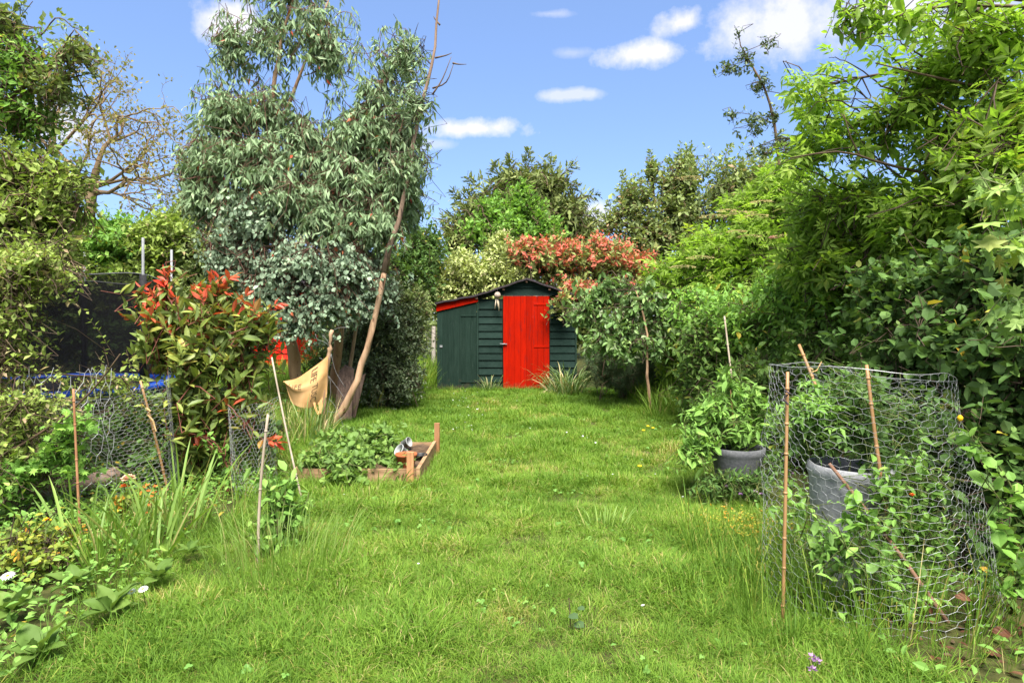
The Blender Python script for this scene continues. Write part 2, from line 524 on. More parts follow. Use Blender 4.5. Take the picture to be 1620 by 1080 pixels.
M['maple_leaf'] = leaf_mat('lobed_leaf', (0.075, 0.14, 0.035), (0.13, 0.205, 0.05), (0.19, 0.26, 0.07), (0.30, 0.32, 0.07), (0.36, 0.34, 0.08), 0.36, 0.45, 0.4)
M['hawthorn_leaf'] = leaf_mat('hawthorn_leaf', (0.080, 0.118, 0.024), (0.138, 0.186, 0.040), (0.20, 0.25, 0.064), (0.32, 0.30, 0.14), (0.42, 0.30, 0.19), 0.32, 0.48, 0.35)
M['olive_leaf'] = leaf_mat('olive_leaf', (0.070, 0.100, 0.034), (0.122, 0.158, 0.056), (0.19, 0.22, 0.085), (0.30, 0.24, 0.12), (0.36, 0.24, 0.14), 0.26, 0.5, 0.3)
M['pale_leaf'] = leaf_mat('pale_leaf', (0.14, 0.17, 0.058), (0.23, 0.265, 0.10), (0.33, 0.35, 0.16), (0.40, 0.38, 0.20), (0.46, 0.40, 0.24), 0.3, 0.5, 0.3)
M['dark_leaf'] = leaf_mat('dark_evergreen_leaf', (0.036, 0.056, 0.026), (0.068, 0.095, 0.046), (0.125, 0.155, 0.085), (0.18, 0.21, 0.13), (0.22, 0.24, 0.15), 0.16, 0.4, 0.5)
M['yew_leaf'] = leaf_mat('conifer_spray', (0.044, 0.060, 0.018), (0.082, 0.104, 0.030), (0.135, 0.155, 0.048), (0.19, 0.18, 0.05), (0.24, 0.20, 0.07), 0.15, 0.55, 0.3)
M['pine_leaf'] = leaf_mat('pine_needle', (0.018, 0.036, 0.014), (0.034, 0.060, 0.022), (0.062, 0.095, 0.034), transl=0.1, rough=0.55)
M['apple_leaf'] = leaf_mat('fruit_tree_leaf', (0.045, 0.090, 0.026), (0.080, 0.142, 0.040), (0.135, 0.20, 0.064), (0.26, 0.32, 0.17), (0.36, 0.41, 0.27), 0.26, 0.36, 0.55)
M['oak_leaf'] = leaf_mat('young_oak_leaf', (0.08, 0.075, 0.02), (0.13, 0.115, 0.035), (0.18, 0.15, 0.05), transl=0.35, rough=0.5)
M['iris_leaf'] = leaf_mat('sword_leaf', (0.052, 0.10, 0.016), (0.098, 0.165, 0.026), (0.16, 0.24, 0.045), (0.30, 0.32, 0.09), (0.44, 0.36, 0.16), 0.3, 0.4, 0.45)
M['lily_leaf'] = leaf_mat('arching_leaf', (0.032, 0.062, 0.016), (0.066, 0.108, 0.028), (0.15, 0.19, 0.06), (0.44, 0.38, 0.18), (0.52, 0.42, 0.22), 0.25, 0.45, 0.4)
M['weed_leaf'] = leaf_mat('weed_leaf', (0.05, 0.10, 0.022), (0.095, 0.18, 0.036), (0.165, 0.27, 0.06), (0.34, 0.32, 0.05), (0.52, 0.32, 0.05), 0.32, 0.5, 0.35)
M['gold_leaf'] = leaf_mat('golden_leaf', (0.055, 0.095, 0.018), (0.115, 0.155, 0.024), (0.20, 0.21, 0.03), (0.42, 0.30, 0.03), (0.50, 0.22, 0.03), 0.32, 0.5, 0.35, (1.2, 1.15, 0.5))
M['primula_leaf'] = leaf_mat('primula_leaf', (0.032, 0.064, 0.012), (0.056, 0.098, 0.019), (0.085, 0.132, 0.028), (0.34, 0.34, 0.07), (0.44, 0.38, 0.08), 0.32, 0.5, 0.35)
M['grass_blade'] = leaf_mat('grass_blade', (0.024, 0.058, 0.008), (0.066, 0.124, 0.014), (0.122, 0.188, 0.026), (0.29, 0.27, 0.06), (0.42, 0.36, 0.16), 0.34, 0.5, 0.3, (1.3, 1.35, 0.5), instancer=True)
M['clover_leaf'] = leaf_mat('clover_leaf', (0.045, 0.11, 0.022), (0.08, 0.165, 0.034), (0.13, 0.22, 0.05), transl=0.3)


def netting_mat():
    """fine black net: woven threads with small holes between them"""
    m = bpy.data.materials.new('black_netting')
    m.use_nodes = True
    k = NT(m.node_tree)
    p = k.n['Principled BSDF']
    p.inputs['Base Color'].default_value = (0.012, 0.012, 0.014, 1)
    p.inputs['Roughness'].default_value = 0.9
    p.inputs['Specular IOR Level'].default_value = 0.08
    v = obj_coord(k)
    n = k.noise(v, 3.0, 4, 0.6)
    tr = k.node('ShaderNodeBsdfTransparent')
    mx = k.node('ShaderNodeMixShader')
    f = k.math('ADD', k.math('MULTIPLY', n, 0.16), 0.66)
    k.l.new(f, mx.inputs[0])
    k.l.new(tr.outputs[0], mx.inputs[1])
    k.l.new(p.outputs[0], mx.inputs[2])
    k.l.new(mx.outputs[0], k.n['Material Output'].inputs['Surface'])
    return m


M['netting'] = netting_mat()


def ground_mat():
    m, k, p = principled('lawn_soil', 0.95, 0.1)
    v = obj_coord(k)
    n = k.noise(v, 1.3, 6, 0.6)
    n2 = k.noise(v, 16, 6, 0.6)
    a = k.ramp(n2, [(0.3, (0.022, 0.028, 0.009)), (0.7, (0.075, 0.075, 0.024))])
    b = k.ramp(n2, [(0.3, (0.045, 0.040, 0.018)), (0.7, (0.11, 0.095, 0.045))])
    col = k.mix(k.math('MULTIPLY', k.math('SUBTRACT', n, 0.55), 6.0, True), a, b)
    k.l.new(col, p.inputs['Base Color'])
    bp = k.node('ShaderNodeBump')
    bp.inputs['Strength'].default_value = 0.6
    bp.inputs['Distance'].default_value = 0.02
    k.l.new(n2, bp.inputs['Height'])
    k.l.new(bp.outputs[0], p.inputs['Normal'])
    return m


M['ground'] = ground_mat()

# ------------------------------------------------------------------ leaf shapes (unit length along +y, face up +z)


def leaf_shape(kind):
    if kind == 'tiny':       # two folded triangles
        V = [(0, 0, 0), (-.27, .45, .06), (0, 1, -.06), (.27, .45, .06)]
        f = [(0, 3, 2), (0, 2, 1)]
    elif kind == 'lance':
        V = [(0, 0, 0), (-.15, .38, .05), (.15, .38, .05), (0, .45, -.01), (0, 1, -.16)]
        f = [(0, 3, 1), (0, 2, 3), (1, 3, 4), (3, 2, 4)]
    elif kind == 'sickle':
        V = [(0, 0, 0), (-.11, .42, .03), (.15, .40, .03), (.02, .45, -.01), (-.06, 1, -.1)]
        f = [(0, 3, 1), (0, 2, 3), (1, 3, 4), (3, 2, 4)]
    elif kind == 'oval':
        V = [(0, 0, 0), (-.24, .3, .07), (.24, .3, .07), (0, .35, 0), (-.22, .66, .03), (.22, .66, .03), (0, .66, -.04), (0, 1, -.16)]
        f = [(0, 3, 1), (0, 2, 3), (1, 3, 6), (1, 6, 4), (3, 2, 5), (3, 5, 6), (4, 6, 7), (6, 5, 7)]
    elif kind == 'ellip':
        V = [(0, 0, 0), (-.16, .3, .05), (.16, .3, .05), (0, .35, 0), (-.15, .66, .02), (.15, .66, .02), (0, .66, -.03), (0, 1, -.10)]
        f = [(0, 3, 1), (0, 2, 3), (1, 3, 6), (1, 6, 4), (3, 2, 5), (3, 5, 6), (4, 6, 7), (6, 5, 7)]
    elif kind == 'round':
        V = [(0, 0, 0), (-.36, .28, .06), (.36, .28, .06), (0, .4, 0), (-.36, .68, .03), (.36, .68, .03), (0, 1, -.10)]
        f = [(0, 3, 1), (0, 2, 3), (1, 3, 4), (3, 2, 5), (4, 3, 6), (3, 5, 6)]
    elif kind == 'big':      # broad puckered leaf that arches over
        V, f = [], []
        nr, nc = 10, 6
        for i in range(nr + 1):
            y = i / nr
            w = .30 * math.sin(math.pi * min(1, y * .93 + .07)) ** .75 * (.55 + .45 * math.sin(math.pi * min(1, y * .9 + .05))) + .012
            for j in range(nc + 1):
                q = 2 * j / nc - 1
                rip = .016 * math.sin(i * 2.3 + 2.1 * abs(q) * 3) * (abs(q) > .1) + .022 * math.sin(i * 1.7 + (3 if q > 0 else 1)) * q * q
                V.append((w * q, y - .05 * abs(q) * (1 - y), .10 * abs(q) - .42 * y * y + .1 * y + rip))
        for i in range(nr):
            for j in range(nc):
                a = i * (nc + 1) + j
                f += [(a, a + 1, a + nc + 2), (a, a + nc + 2, a + nc + 1)]
    elif kind == 'lobed':    # five pointed lobes
        ang = [-150, -128, -95, -62, -48, -22, 0, 22, 48, 62, 95, 128, 150]
        rad = [.30, .22, .46, .26, .52, .28, .62, .28, .52, .26, .46, .22, .30]
        V = [(0, .38, 0)]
        for a, r_ in zip(ang, rad):
            V.append((math.sin(R(a)) * r_, .38 + math.cos(R(a)) * r_, -.35 * r_ * r_ + .05))
        f = [(0, i + 1, i) for i in range(1, len(ang))]
        V.append((0, 0, 0))
        f += [(0, 1, len(V) - 1), (0, len(V) - 1, len(ang))]
    elif kind == 'elder':    # five leaflets on a stalk
        b = leaf_shape('lance')
        V, f = [], []
        for (ox, oy, an, sc) in [(0, .55, 0, .55), (0, .5, -62, .46), (0, .5, 62, .46), (0, .24, -70, .38), (0, .24, 70, .38)]:
            ca, sa = math.cos(R(an)), math.sin(R(an))
            n0 = len(V)
            for (x, y, z) in b[0]:
                x, y, z = x * 1.25 * sc, y * sc, z * sc
                V.append((ca * x + sa * y + ox, -sa * x + ca * y + oy, z - .1 * (oy + y * ca) ** 2))
            f += [tuple(i + n0 for i in t) for t in b[1]]
        n0 = len(V)
        V += [(-.008, 0, 0), (.008, 0, 0), (0, .6, -.04)]
        f += [(n0, n0 + 1, n0 + 2)]
    elif kind == 'tri':      # three rounded leaflets
        b = leaf_shape('round')
        V, f = [], []
        for an, sc in ((0, .6), (-80, .52), (80, .52)):
            ca, sa = math.cos(R(an)), math.sin(R(an))
            n0 = len(V)
            for (x, y, z) in b[0]:
                x, y, z = x * sc, y * sc, z * sc
                V.append((ca * x + sa * y, -sa * x + ca * y + .4, z))
            f += [tuple(i + n0 for i in t) for t in b[1]]
        n0 = len(V)
        V += [(-.012, 0, 0), (.012, 0, 0), (0, .4, 0)]
        f += [(n0, n0 + 1, n0 + 2)]
    elif kind == 'needle':   # a fan of three needles
        V, f = [], []
        for an in (-22, 0, 22):
            ca, sa = math.cos(R(an)), math.sin(R(an))
            n0 = len(V)
            for x, y in ((-.016, 0), (.016, 0), (0, 1)):
                V.append((ca * x + sa * y, -sa * x + ca * y, .05 * (an != 0)))
            f.append((n0, n0 + 1, n0 + 2))
    elif kind == 'spray':    # flat conifer spray
        V = [(-.05, 0, 0), (.05, 0, 0), (.16, .35, .03), (.05, .45, 0), (.10, .7, .02), (0, 1, -.05), (-.10, .68, .02), (-.05, .42, 0), (-.16, .3, .03)]
        f = [(0, 1, 3), (1, 2, 3), (0, 3, 7), (0, 7, 8), (3, 4, 5), (3, 5, 7), (7, 5, 6)]
    return np.array(V, float), np.array(f, int)


_shapes = {}


def shape(kind):
    if kind not in _shapes:
        _shapes[kind] = leaf_shape(kind)
    return _shapes[kind]


_leaf_meshes = {}


def frames(D, U):
    y = norm(D)
    z = U - (U * y).sum(-1, keepdims=True) * y
    z = norm(z)
    x = np.cross(y, z)
    return x, y, z


def leaves_mesh(pos, D, U, size, tint, kind, wid=None):
    V0, f0 = shape(kind)
    x, y, z = frames(D, U)
    w = size if wid is None else size * wid
    V = pos[:, None] + (x * w[:, None])[:, None] * V0[None, :, :1] + (y * size[:, None])[:, None] * V0[None, :, 1:2] + (z * size[:, None])[:, None] * V0[None, :, 2:3]
    n = len(V0)
    Fc = f0[None] + (np.arange(len(pos)) * n)[:, None, None]
    return V.reshape(-1, 3), Fc.reshape(-1, f0.shape[1]), np.repeat(tint, n)


def in_frame(pos, margin=0):
    Y = np.maximum(pos[:, 1], 0.05)
    px = 810 + pos[:, 0] / Y * F
    py = HY + (EYE - pos[:, 2]) / Y * F
    return (pos[:, 1] > 0.5) & (px > -margin) & (px < 1620 + margin) & (py > -margin) & (py < 1080 + margin)


def add_leaves(parent, mat, pos, D, U, size, tint, kind, single=0, name='foliage', leafname='leaf'):
    """the largest-looking leaves become parts of their own, the rest one mesh"""
    n = len(pos)
    keep = np.ones(n, bool)
    if single:
        dist = np.linalg.norm(pos - np.array([0, 0, EYE]), axis=1)
        sc = size / dist * np.where(in_frame(pos), 1, 0.001)
        idx = np.argsort(-sc)[:single]
        keep[idx] = False
        x, y, z = frames(D[idx], U[idx])
        o0 = ORG[parent.name]
        for j, i in enumerate(idx):
            tb = round(float(np.clip(tint[i], 0, 1)) * 12) / 12
            key = (kind, mat.name, tb)
            if key not in _leaf_meshes:
                V0, f0 = shape(kind)
                _leaf_meshes[key] = mesh_data(leafname, V0, f0, mat, np.full(len(V0), tb), kind == 'big')
            o = bpy.data.objects.new(leafname, _leaf_meshes[key])
            s = size[i]
            p = pos[i] - o0
            o.parent = parent
            o.matrix_basis = Matrix(((x[j][0] * s, y[j][0] * s, z[j][0] * s, p[0]), (x[j][1] * s, y[j][1] * s, z[j][1] * s, p[1]),
                              (x[j][2] * s, y[j][2] * s, z[j][2] * s, p[2]), (0, 0, 0, 1)))
            S.collection.objects.link(o)
    if keep.any():
        V, Fc, T = leaves_mesh(pos[keep], D[keep], U[keep], size[keep], tint[keep], kind)
        o = mk(name, V, Fc, mat, parent, tint=T)
        o['kind'] = 'stuff'
    return


def rdir(n):
    return norm(rng.normal(size=(n, 3)))


def bez(a, b, c, t):
    t = t[..., None]
    return a * (1 - t) ** 2 + b * 2 * t * (1 - t) + c * t * t


def smooth_path(pts, n=12):
    """points through a polyline, rounded"""
    pts = np.asarray(pts, float)
    if len(pts) == 2:
        t = np.linspace(0, 1, n)[:, None]
        return pts[0] * (1 - t) + pts[1] * t
    k = len(pts) - 1
    u = np.linspace(0, k, n)
    out = []
    ext = np.vstack([2 * pts[0] - pts[1], pts, 2 * pts[-1] - pts[-2]])
    for q in u:
        i = min(int(q), k - 1)
        t = q - i
        p0, p1, p2, p3 = ext[i], ext[i + 1], ext[i + 2], ext[i + 3]
        out.append(0.5 * (2 * p1 + (p2 - p0) * t + (2 * p0 - 5 * p1 + 4 * p2 - p3) * t * t + (3 * p1 - p0 - 3 * p2 + p3) * t ** 3))
    return np.array(out)


def plant(name, label, cat, base, mat, bark, blobs, kind='oval', size=.05, per=10, tl=.35, droop=.2, up=.3, trunks=(), trunk_r=.05,
          single=0, tip=0.0, tip_n=3, ldroop=.1, flat=1.0, limb_r=None, twig_r=.003, group=None, connect=.5, var=.34, spread=1.0, shell=2.2,
          trunk_mat=None, sub=5, odd=0.0, stray=.15, gather=None, wob=.03, tmean=.36, tvar=.17):
    """a woody plant: trunks, limbs to each mass of the crown, twigs in it and leaves along the twigs.
    blobs: (centre, radii, number of twigs[, extra]) extra may hold tip, mat, size, kind, droop"""
    root = thing(name, label, cat, base, group)
    base = np.array(base, float)
    samples = []
    tm = trunk_mat or bark
    if not trunks and trunk_r:
        cz = np.mean([b[0] for b in blobs], axis=0)
        trunks = [([base, base * .6 + cz * .4 + np.array([0, 0, .0])], trunk_r)]
    for t in trunks:
        pts, r0 = t[0], t[1]
        r1 = t[2] if len(t) > 2 else r0 * .35
        n = 14
        pp = smooth_path(pts, n)
        pp[1:-1] += rng.normal(size=(n - 2, 3)) * r0 * .25
        m = MB()
        rr = r0 * (1 - np.linspace(0, 1, n)) + r1 * np.linspace(0, 1, n)
        rr[0] *= 1.35
        rr[1] *= 1.1
        m.tube(pp, rr * (1 + rng.normal(size=n) * .04), 9)
        m.build('trunk', t[3] if len(t) > 3 else tm, root, smooth=True)
        samples.append(pp)
    samples = np.concatenate(samples) if samples else base[None]
    bt_P, bt_R = [], []
    store = {}
    for bl in blobs:
        c, r, nt = np.array(bl[0], float), np.array(bl[1], float), int(bl[2])
        ex = bl[3] if len(bl) > 3 else {}
        mt = ex.get('mat', mat)
        kd = ex.get('kind', kind)
        sz = ex.get('size', size)
        dr = ex.get('droop', droop)
        tipv = ex.get('tip', tip)
        pr = ex.get('per', per)
        ld = ex.get('ldroop', ldroop)
        L0 = ex.get('tl', tl)
        # limb
        lr = limb_r if limb_r is not None else max(trunk_r * .3, .006)
        cand = samples[samples[:, 2] < c[2] + .1]
        if not len(cand):
            cand = samples
        a = cand[np.argmin(np.linalg.norm(cand - c + np.array([0, 0, .3 * r[2]]), axis=1))]
        tt = np.linspace(0, 1, 6)
        mid = (a + c) / 2 + np.array([0, 0, .1 * np.linalg.norm(c - a)]) + rng.normal(size=3) * .05
        lp = bez(a, mid, c, tt)
        bt_P.append(lp); bt_R.append(np.linspace(lr, lr * .6, 6))
        net = [lp[2:]]
        for s_ in range(sub):
            u = rdir(1)[0]
            u[2] = abs(u[2]) * .7 + .1 * u[2]
            e = c + r * u * .75
            st = lp[rng.integers(3, 6)]
            sp = bez(st, (st + e) / 2 + rng.normal(size=3) * .12 * r.mean(), e, tt)
            bt_P.append(sp); bt_R.append(np.linspace(lr * .55, lr * .16, 6))
            net.append(sp[1:])
        net = np.concatenate(net)
        # twigs
        u = rdir(nt)
        rad = rng.random(nt) ** (1 / shell) * (1 + stray * rng.normal(size=nt) * (rng.random(nt) < .35))
        tipp = c + r * u * rad[:, None]
        d = norm(norm(u * r) * .7 * spread + np.array([0, 0, up]) + rng.normal(size=(nt, 3)) * .45)
        L = L0 * (.7 + .6 * rng.random(nt))
        st = tipp - d * L[:, None]
        if gather is not None:
            st = st * (1 - gather) + c * gather
        tipp = tipp + np.array([0, 0, -1.0]) * (dr * L)[:, None]
        ok = (tipp[:, 2] > .03) & (st[:, 2] > 0.0)
        tipp, st, d, L = tipp[ok], st[ok], d[ok], L[ok]
        n_ = len(tipp)
        if not n_:
            continue
        mid = (st + tipp) / 2 + np.array([0, 0, 1.0]) * (dr * L * .45)[:, None] + rng.normal(size=(n_, 3)) * wob
        tt = np.array([0, .5, 1.0])
        tp = np.stack([st, bez(st, mid, tipp, np.full(n_, .5)), tipp], 1)
        bt_P.append(('t', tp)); bt_R.append(np.broadcast_to(np.array([twig_r, twig_r * .75, twig_r * .35]), (n_, 3)))
        sel = rng.random(n_) < connect
        if sel.any():
            ss = st[sel]
            near = net[np.argmin(((ss[:, None] - net[None]) ** 2).sum(-1), axis=1)]
            md = (ss + near) / 2 + rng.normal(size=ss.shape) * .04
            bt_P.append(('t', np.stack([near, md, ss], 1))); bt_R.append(np.broadcast_to(np.array([twig_r * 1.9, twig_r * 1.5, twig_r]), (len(ss), 3)))
        # leaves
        t = np.linspace(.15, 1.0, pr)[None] + rng.normal(size=(n_, pr)) * .04
        t = np.clip(t, 0.02, 1.0)
        pos = bez(st[:, None], mid[:, None], tipp[:, None], t)
        tg = norm((tipp - st))[:, None] * np.ones((1, pr, 1))
        ref = norm(np.cross(tg, np.array([.1, .05, 1.0]) + rng.normal(size=(n_, 1, 3)) * .3))
        bn = np.cross(tg, ref)
        ang = (np.arange(pr) * 2.4)[None] + rng.random((n_, 1)) * 6.28 + rng.normal(size=(n_, pr)) * .4
        side = ref * np.cos(ang)[..., None] + bn * np.sin(ang)[..., None]
        fwd = np.where(t > .93, 1.4, .55)[..., None]
        D = norm(tg * fwd + side * .95 + np.array([0, 0, -ld]))
        U = np.array([0, 0, 1.0]) * flat + rng.normal(size=D.shape) * (.45 if flat > .2 else 1.0) + tg * .1
        sizes = sz * (1 + var * rng.normal(size=(n_, pr)))
        sizes = np.clip(sizes, .35 * sz, 1.7 * sz) * np.where(t > .85, .8, 1.0)
        tn = tmean + tvar * rng.normal(size=(n_, pr)) + .10 * rng.normal(size=(n_, 1))
        tn = np.clip(tn, 0, .78)
        if tipv > 0:
            red = (rng.random(n_) < tipv)[:, None] & (np.arange(pr)[None] >= pr - tip_n - rng.integers(0, 2, (n_, 1)))
            tn = np.where(red, .86 + .14 * rng.random((n_, pr)), tn)
        if odd > 0:
            tn = np.where(rng.random((n_, pr)) < odd, .84 + .16 * rng.random((n_, pr)), tn)
        alt = {'oval': 'ellip', 'round': 'oval', 'lance': 'ellip'}.get(kd)
        arrs = (pos.reshape(-1, 3), D.reshape(-1, 3), U.reshape(-1, 3), sizes.ravel(), tn.ravel())
        if alt:
            pick = rng.random(len(arrs[0])) < .4
            store.setdefault((mt.name, alt), []).append(tuple(q_[pick] for q_ in arrs) + (mt,))
            arrs = tuple(q_[~pick] for q_ in arrs)
        store.setdefault((mt.name, kd), []).append(arrs + (mt,))
    m = MB()
    for p_, r_ in zip(bt_P, bt_R):
        if isinstance(p_, tuple):
            V, Fc = tubes(p_[1], np.asarray(r_), 3)
        else:
            V, Fc = tubes(p_[None], np.asarray(r_)[None], 5)
        m.add(V, [Fc])
    o = m.build('branches', bark, root, smooth=True)
    o['kind'] = 'stuff'
    ns = max(1, len(store))
    for (mn, kd), lst in store.items():
        q = [np.concatenate([l[i] for l in lst]) for i in range(5)]
        add_leaves(root, lst[0][5], q[0], q[1], q[2], q[3], q[4], kd, single // ns)
    return root


def B(px, py, Y, rx, ry, rd, n, **ex):
    """a crown mass seen at px,py with half sizes rx, ry in picture units at depth Y, rd metres deep"""
    return (P(px, py, Y), (rx / F * Y, rd, ry / F * Y), n, ex)


def blade_plant(name, label, cat, base, mat, n, length, width, arch=.4, spread=.12, lean=.35, group=None, seg=5, dry=.0, tmean=.42, each=True, kindname='leaf'):
    """a clump of sword leaves or arching straps; each leaf is its own part"""
    root = thing(name, label, cat, base, group)
    base = np.array(base, float)
    rest = MB()
    for i in range(n):
        a = random.random() * 6.283
        r = spread * math.sqrt(random.random())
        o = base + np.array([math.cos(a) * r, math.sin(a) * r, -.01])
        a2 = a + random.gauss(0, .5)
        out = np.array([math.cos(a2), math.sin(a2), 0])
        L = length * random.uniform(.6, 1.15)
        ln = lean * random.uniform(.2, 1.5) * (r / spread + .3)
        ar = arch * random.uniform(.4, 1.5)
        w = width * random.uniform(.7, 1.2)
        t = np.linspace(0, 1, seg + 1)
        th = ln + ar * t * t * 1.6
        st = L / seg
        pts = [o]
        for q in range(seg):
            pts.append(pts[-1] + (out * math.sin(th[q]) + np.array([0, 0, math.cos(th[q])])) * st)
        pts = np.array(pts)
        face = a2 + random.gauss(0, .9)
        wv = np.array([-math.sin(face), math.cos(face), 0])
        ww = w * np.array([.75] + [1 - .55 * (q / seg) ** 2.2 for q in range(1, seg)] + [.04])
        nrm = norm(np.cross(np.gradient(pts, axis=0), wv))
        V = np.concatenate([pts - wv * ww[:, None] * .5 + nrm * w * .12, pts, pts + wv * ww[:, None] * .5 + nrm * w * .12])
        k = seg + 1
        fs = np.array([(q, q + k, q + k + 1, q + 1) for q in range(seg)] + [(q + k, q + 2 * k, q + 2 * k + 1, q + k + 1) for q in range(seg)])
        tn = float(np.clip(random.gauss(tmean, .15), 0, .78)) if random.random() > dry else random.uniform(.84, 1.0)
        V[:, 2] = np.maximum(V[:, 2], base[2] - .015)
        if each:
            mk(kindname, V, fs, mat, root, tint=np.full(len(V), tn), smooth=True)
        else:
            rest.add(V, [fs], tn)
    if not each:
        rest.build('foliage', mat, root, tint=True, smooth=True)['kind'] = 'stuff'
    return root


def chicken_wire(surf, nu, nv, rad, closed=False, keep=None):
    """hexagonal mesh mapped through surf(u, v) with u, v in 0..1; returns tube mesh arrays"""
    # zigzag wires along the roll, joined by short twisted links: cells pointed at top and bottom
    jit = rng.normal(size=(nu + 2, nv + 2, 2)) * np.array([.10 / nu, .07 / nv])
    if closed:
        jit[nu] = jit[0]

    def pt(i, j):
        s = .17 if (i + j) % 2 else -.17
        return (i / nu + jit[i, j, 0], min((j + s) / nv + jit[i, j, 1], 1.0))
    E = []
    for j in range(nv + 1):
        for i in range(nu + 1):
            if i + 1 <= nu:
                E.append((pt(i, j), pt(i + 1, j)))
            if j < nv and (i + j) % 2 == 1:
                E.append((pt(i, j), pt(i, j + 1)))
    A = np.array([e[0] for e in E])
    C = np.array([e[1] for e in E])
    if keep is not None:
        kp = keep((A + C) / 2)
        A, C = A[kp], C[kp]
    pa, pc = surf(A), surf(C)
    mid = (pa + pc) / 2
    V, Fc = tubes(np.stack([pa, mid, pc], 1), np.full((len(pa), 3), rad), 3)
    return V, Fc


def stick_thing(name, label, cat, a, b, r, mat, group=None, nodes=0, bend=.01, r2=None, parent=None):
    a, b = np.array(a, float), np.array(b, float)
    n = 10
    t = np.linspace(0, 1, n)
    pts = a + (b - a) * t[:, None]
    off = rng.normal(size=3) * bend
    pts += off * np.sin(t * math.pi)[:, None]
    rr = np.linspace(r, r2 or r * .85, n)
    m = MB().tube(pts, rr, 8)
    if nodes:
        for q in range(1, nodes + 1):
            s = (q - .3 + random.uniform(-.15, .15)) / nodes
            if s >= 1:
                continue
            c = a + (b - a) * s + off * math.sin(s * math.pi)
            d = norm((b - a))
            m.tube([c - d * r * .7, c, c + d * r * .7], [r * .95, r * 1.22, r * .95], 8)
    if parent is not None:
        return m.build(name, mat, parent, smooth=True)
    return tag(m.build(name, mat, base=a, smooth=True), label, cat, group)


def leaders(root, lst, mat, kind, size, n, spread, bark, r=.012, hang=0.0, flat=.6, fwd=.8, red=None):
    """shoots that stand out of a crown: (list of picture points, depth); leaves thin out towards the tip"""
    m = MB()
    P_, D_, U_, S_, T_ = [], [], [], [], []
    for pts, Y in lst:
        pp = smooth_path([P(a, b, Y) for a, b in pts], 14)
        pp[1:] += rng.normal(size=(13, 3)) * r * .8
        m.tube(pp, np.linspace(r, r * .3, 14), 5)
        L = np.linalg.norm(np.diff(pp, axis=0), axis=1).sum()
        k = int(n * L)
        t = rng.random(k) ** .8
        q = t * 13
        i = np.clip(q.astype(int), 0, 12)
        f = (q - i)[:, None]
        c = pp[i] * (1 - f) + pp[i + 1] * f
        tg = norm(pp[i + 1] - pp[i])
        rd = rdir(k)
        rd = norm(rd - (rd * tg).sum(1, keepdims=True) * tg)
        sp = spread * (1.15 - t)[:, None]
        P_.append(c + rd * sp * rng.random((k, 1)))
        D_.append(norm(tg * fwd + rd + np.array([0, 0, -hang])))
        U_.append(np.array([0, 0, 1.0]) * flat + rng.normal(size=(k, 3)) * .5)
        S_.append(size * (1.1 - .45 * t) * (1 + .2 * rng.normal(size=k)))
        T_.append(np.where(t > red, .77 + .23 * np.clip((t - red) / (1 - red), 0, 1) ** .5, np.clip(.45 + .17 * rng.normal(size=k), 0, .78)) if red else np.clip(.45 + .17 * rng.normal(size=k), 0, .78))
    m.build('shoots', bark, root, smooth=True)['kind'] = 'stuff'
    add_leaves(root, mat, np.concatenate(P_), np.concatenate(D_), np.concatenate(U_), np.concatenate(S_), np.concatenate(T_), kind, name='shoot_foliage')


# =================================================================== THE SETTING
def build_ground():
    xs = np.concatenate([np.linspace(-120, -9, 20), np.linspace(-8.8, 8.8, 90), np.linspace(9, 120, 20)])
    ys = np.concatenate([np.linspace(-60, 0, 12), np.linspace(.2, 17, 90), np.linspace(18, 180, 24)])
    X, Y = np.meshgrid(xs, ys, indexing='ij')
    Z = np.where((np.abs(X) < 8.9) & (Y > 0) & (Y < 17.2), ground_z(X, Y), 0)
    V = np.stack([X, Y, Z], -1).reshape(-1, 3)
    nx, ny = len(xs), len(ys)
    i, j = np.meshgrid(np.arange(nx - 1), np.arange(ny - 1), indexing='ij')
    a = (i * ny + j).ravel()
    fs = np.stack([a, a + ny, a + ny + 1, a + 1], 1)
    o = mk('ground', V, fs, M['ground'], smooth=True)
    tag(o, kind='structure')


build_ground()

# =================================================================== GARDEN SHED
SY = 12.5
GXC, GZ = .266, 2.03            # gable centre and peak


def roof_z(x):
    """height of the wall under the roof at x"""
    d = abs(x - GXC)
    if x < GXC - .88:
        return GZ - .335 * .88 - (d - .88) * .19
    return GZ - .335 * d


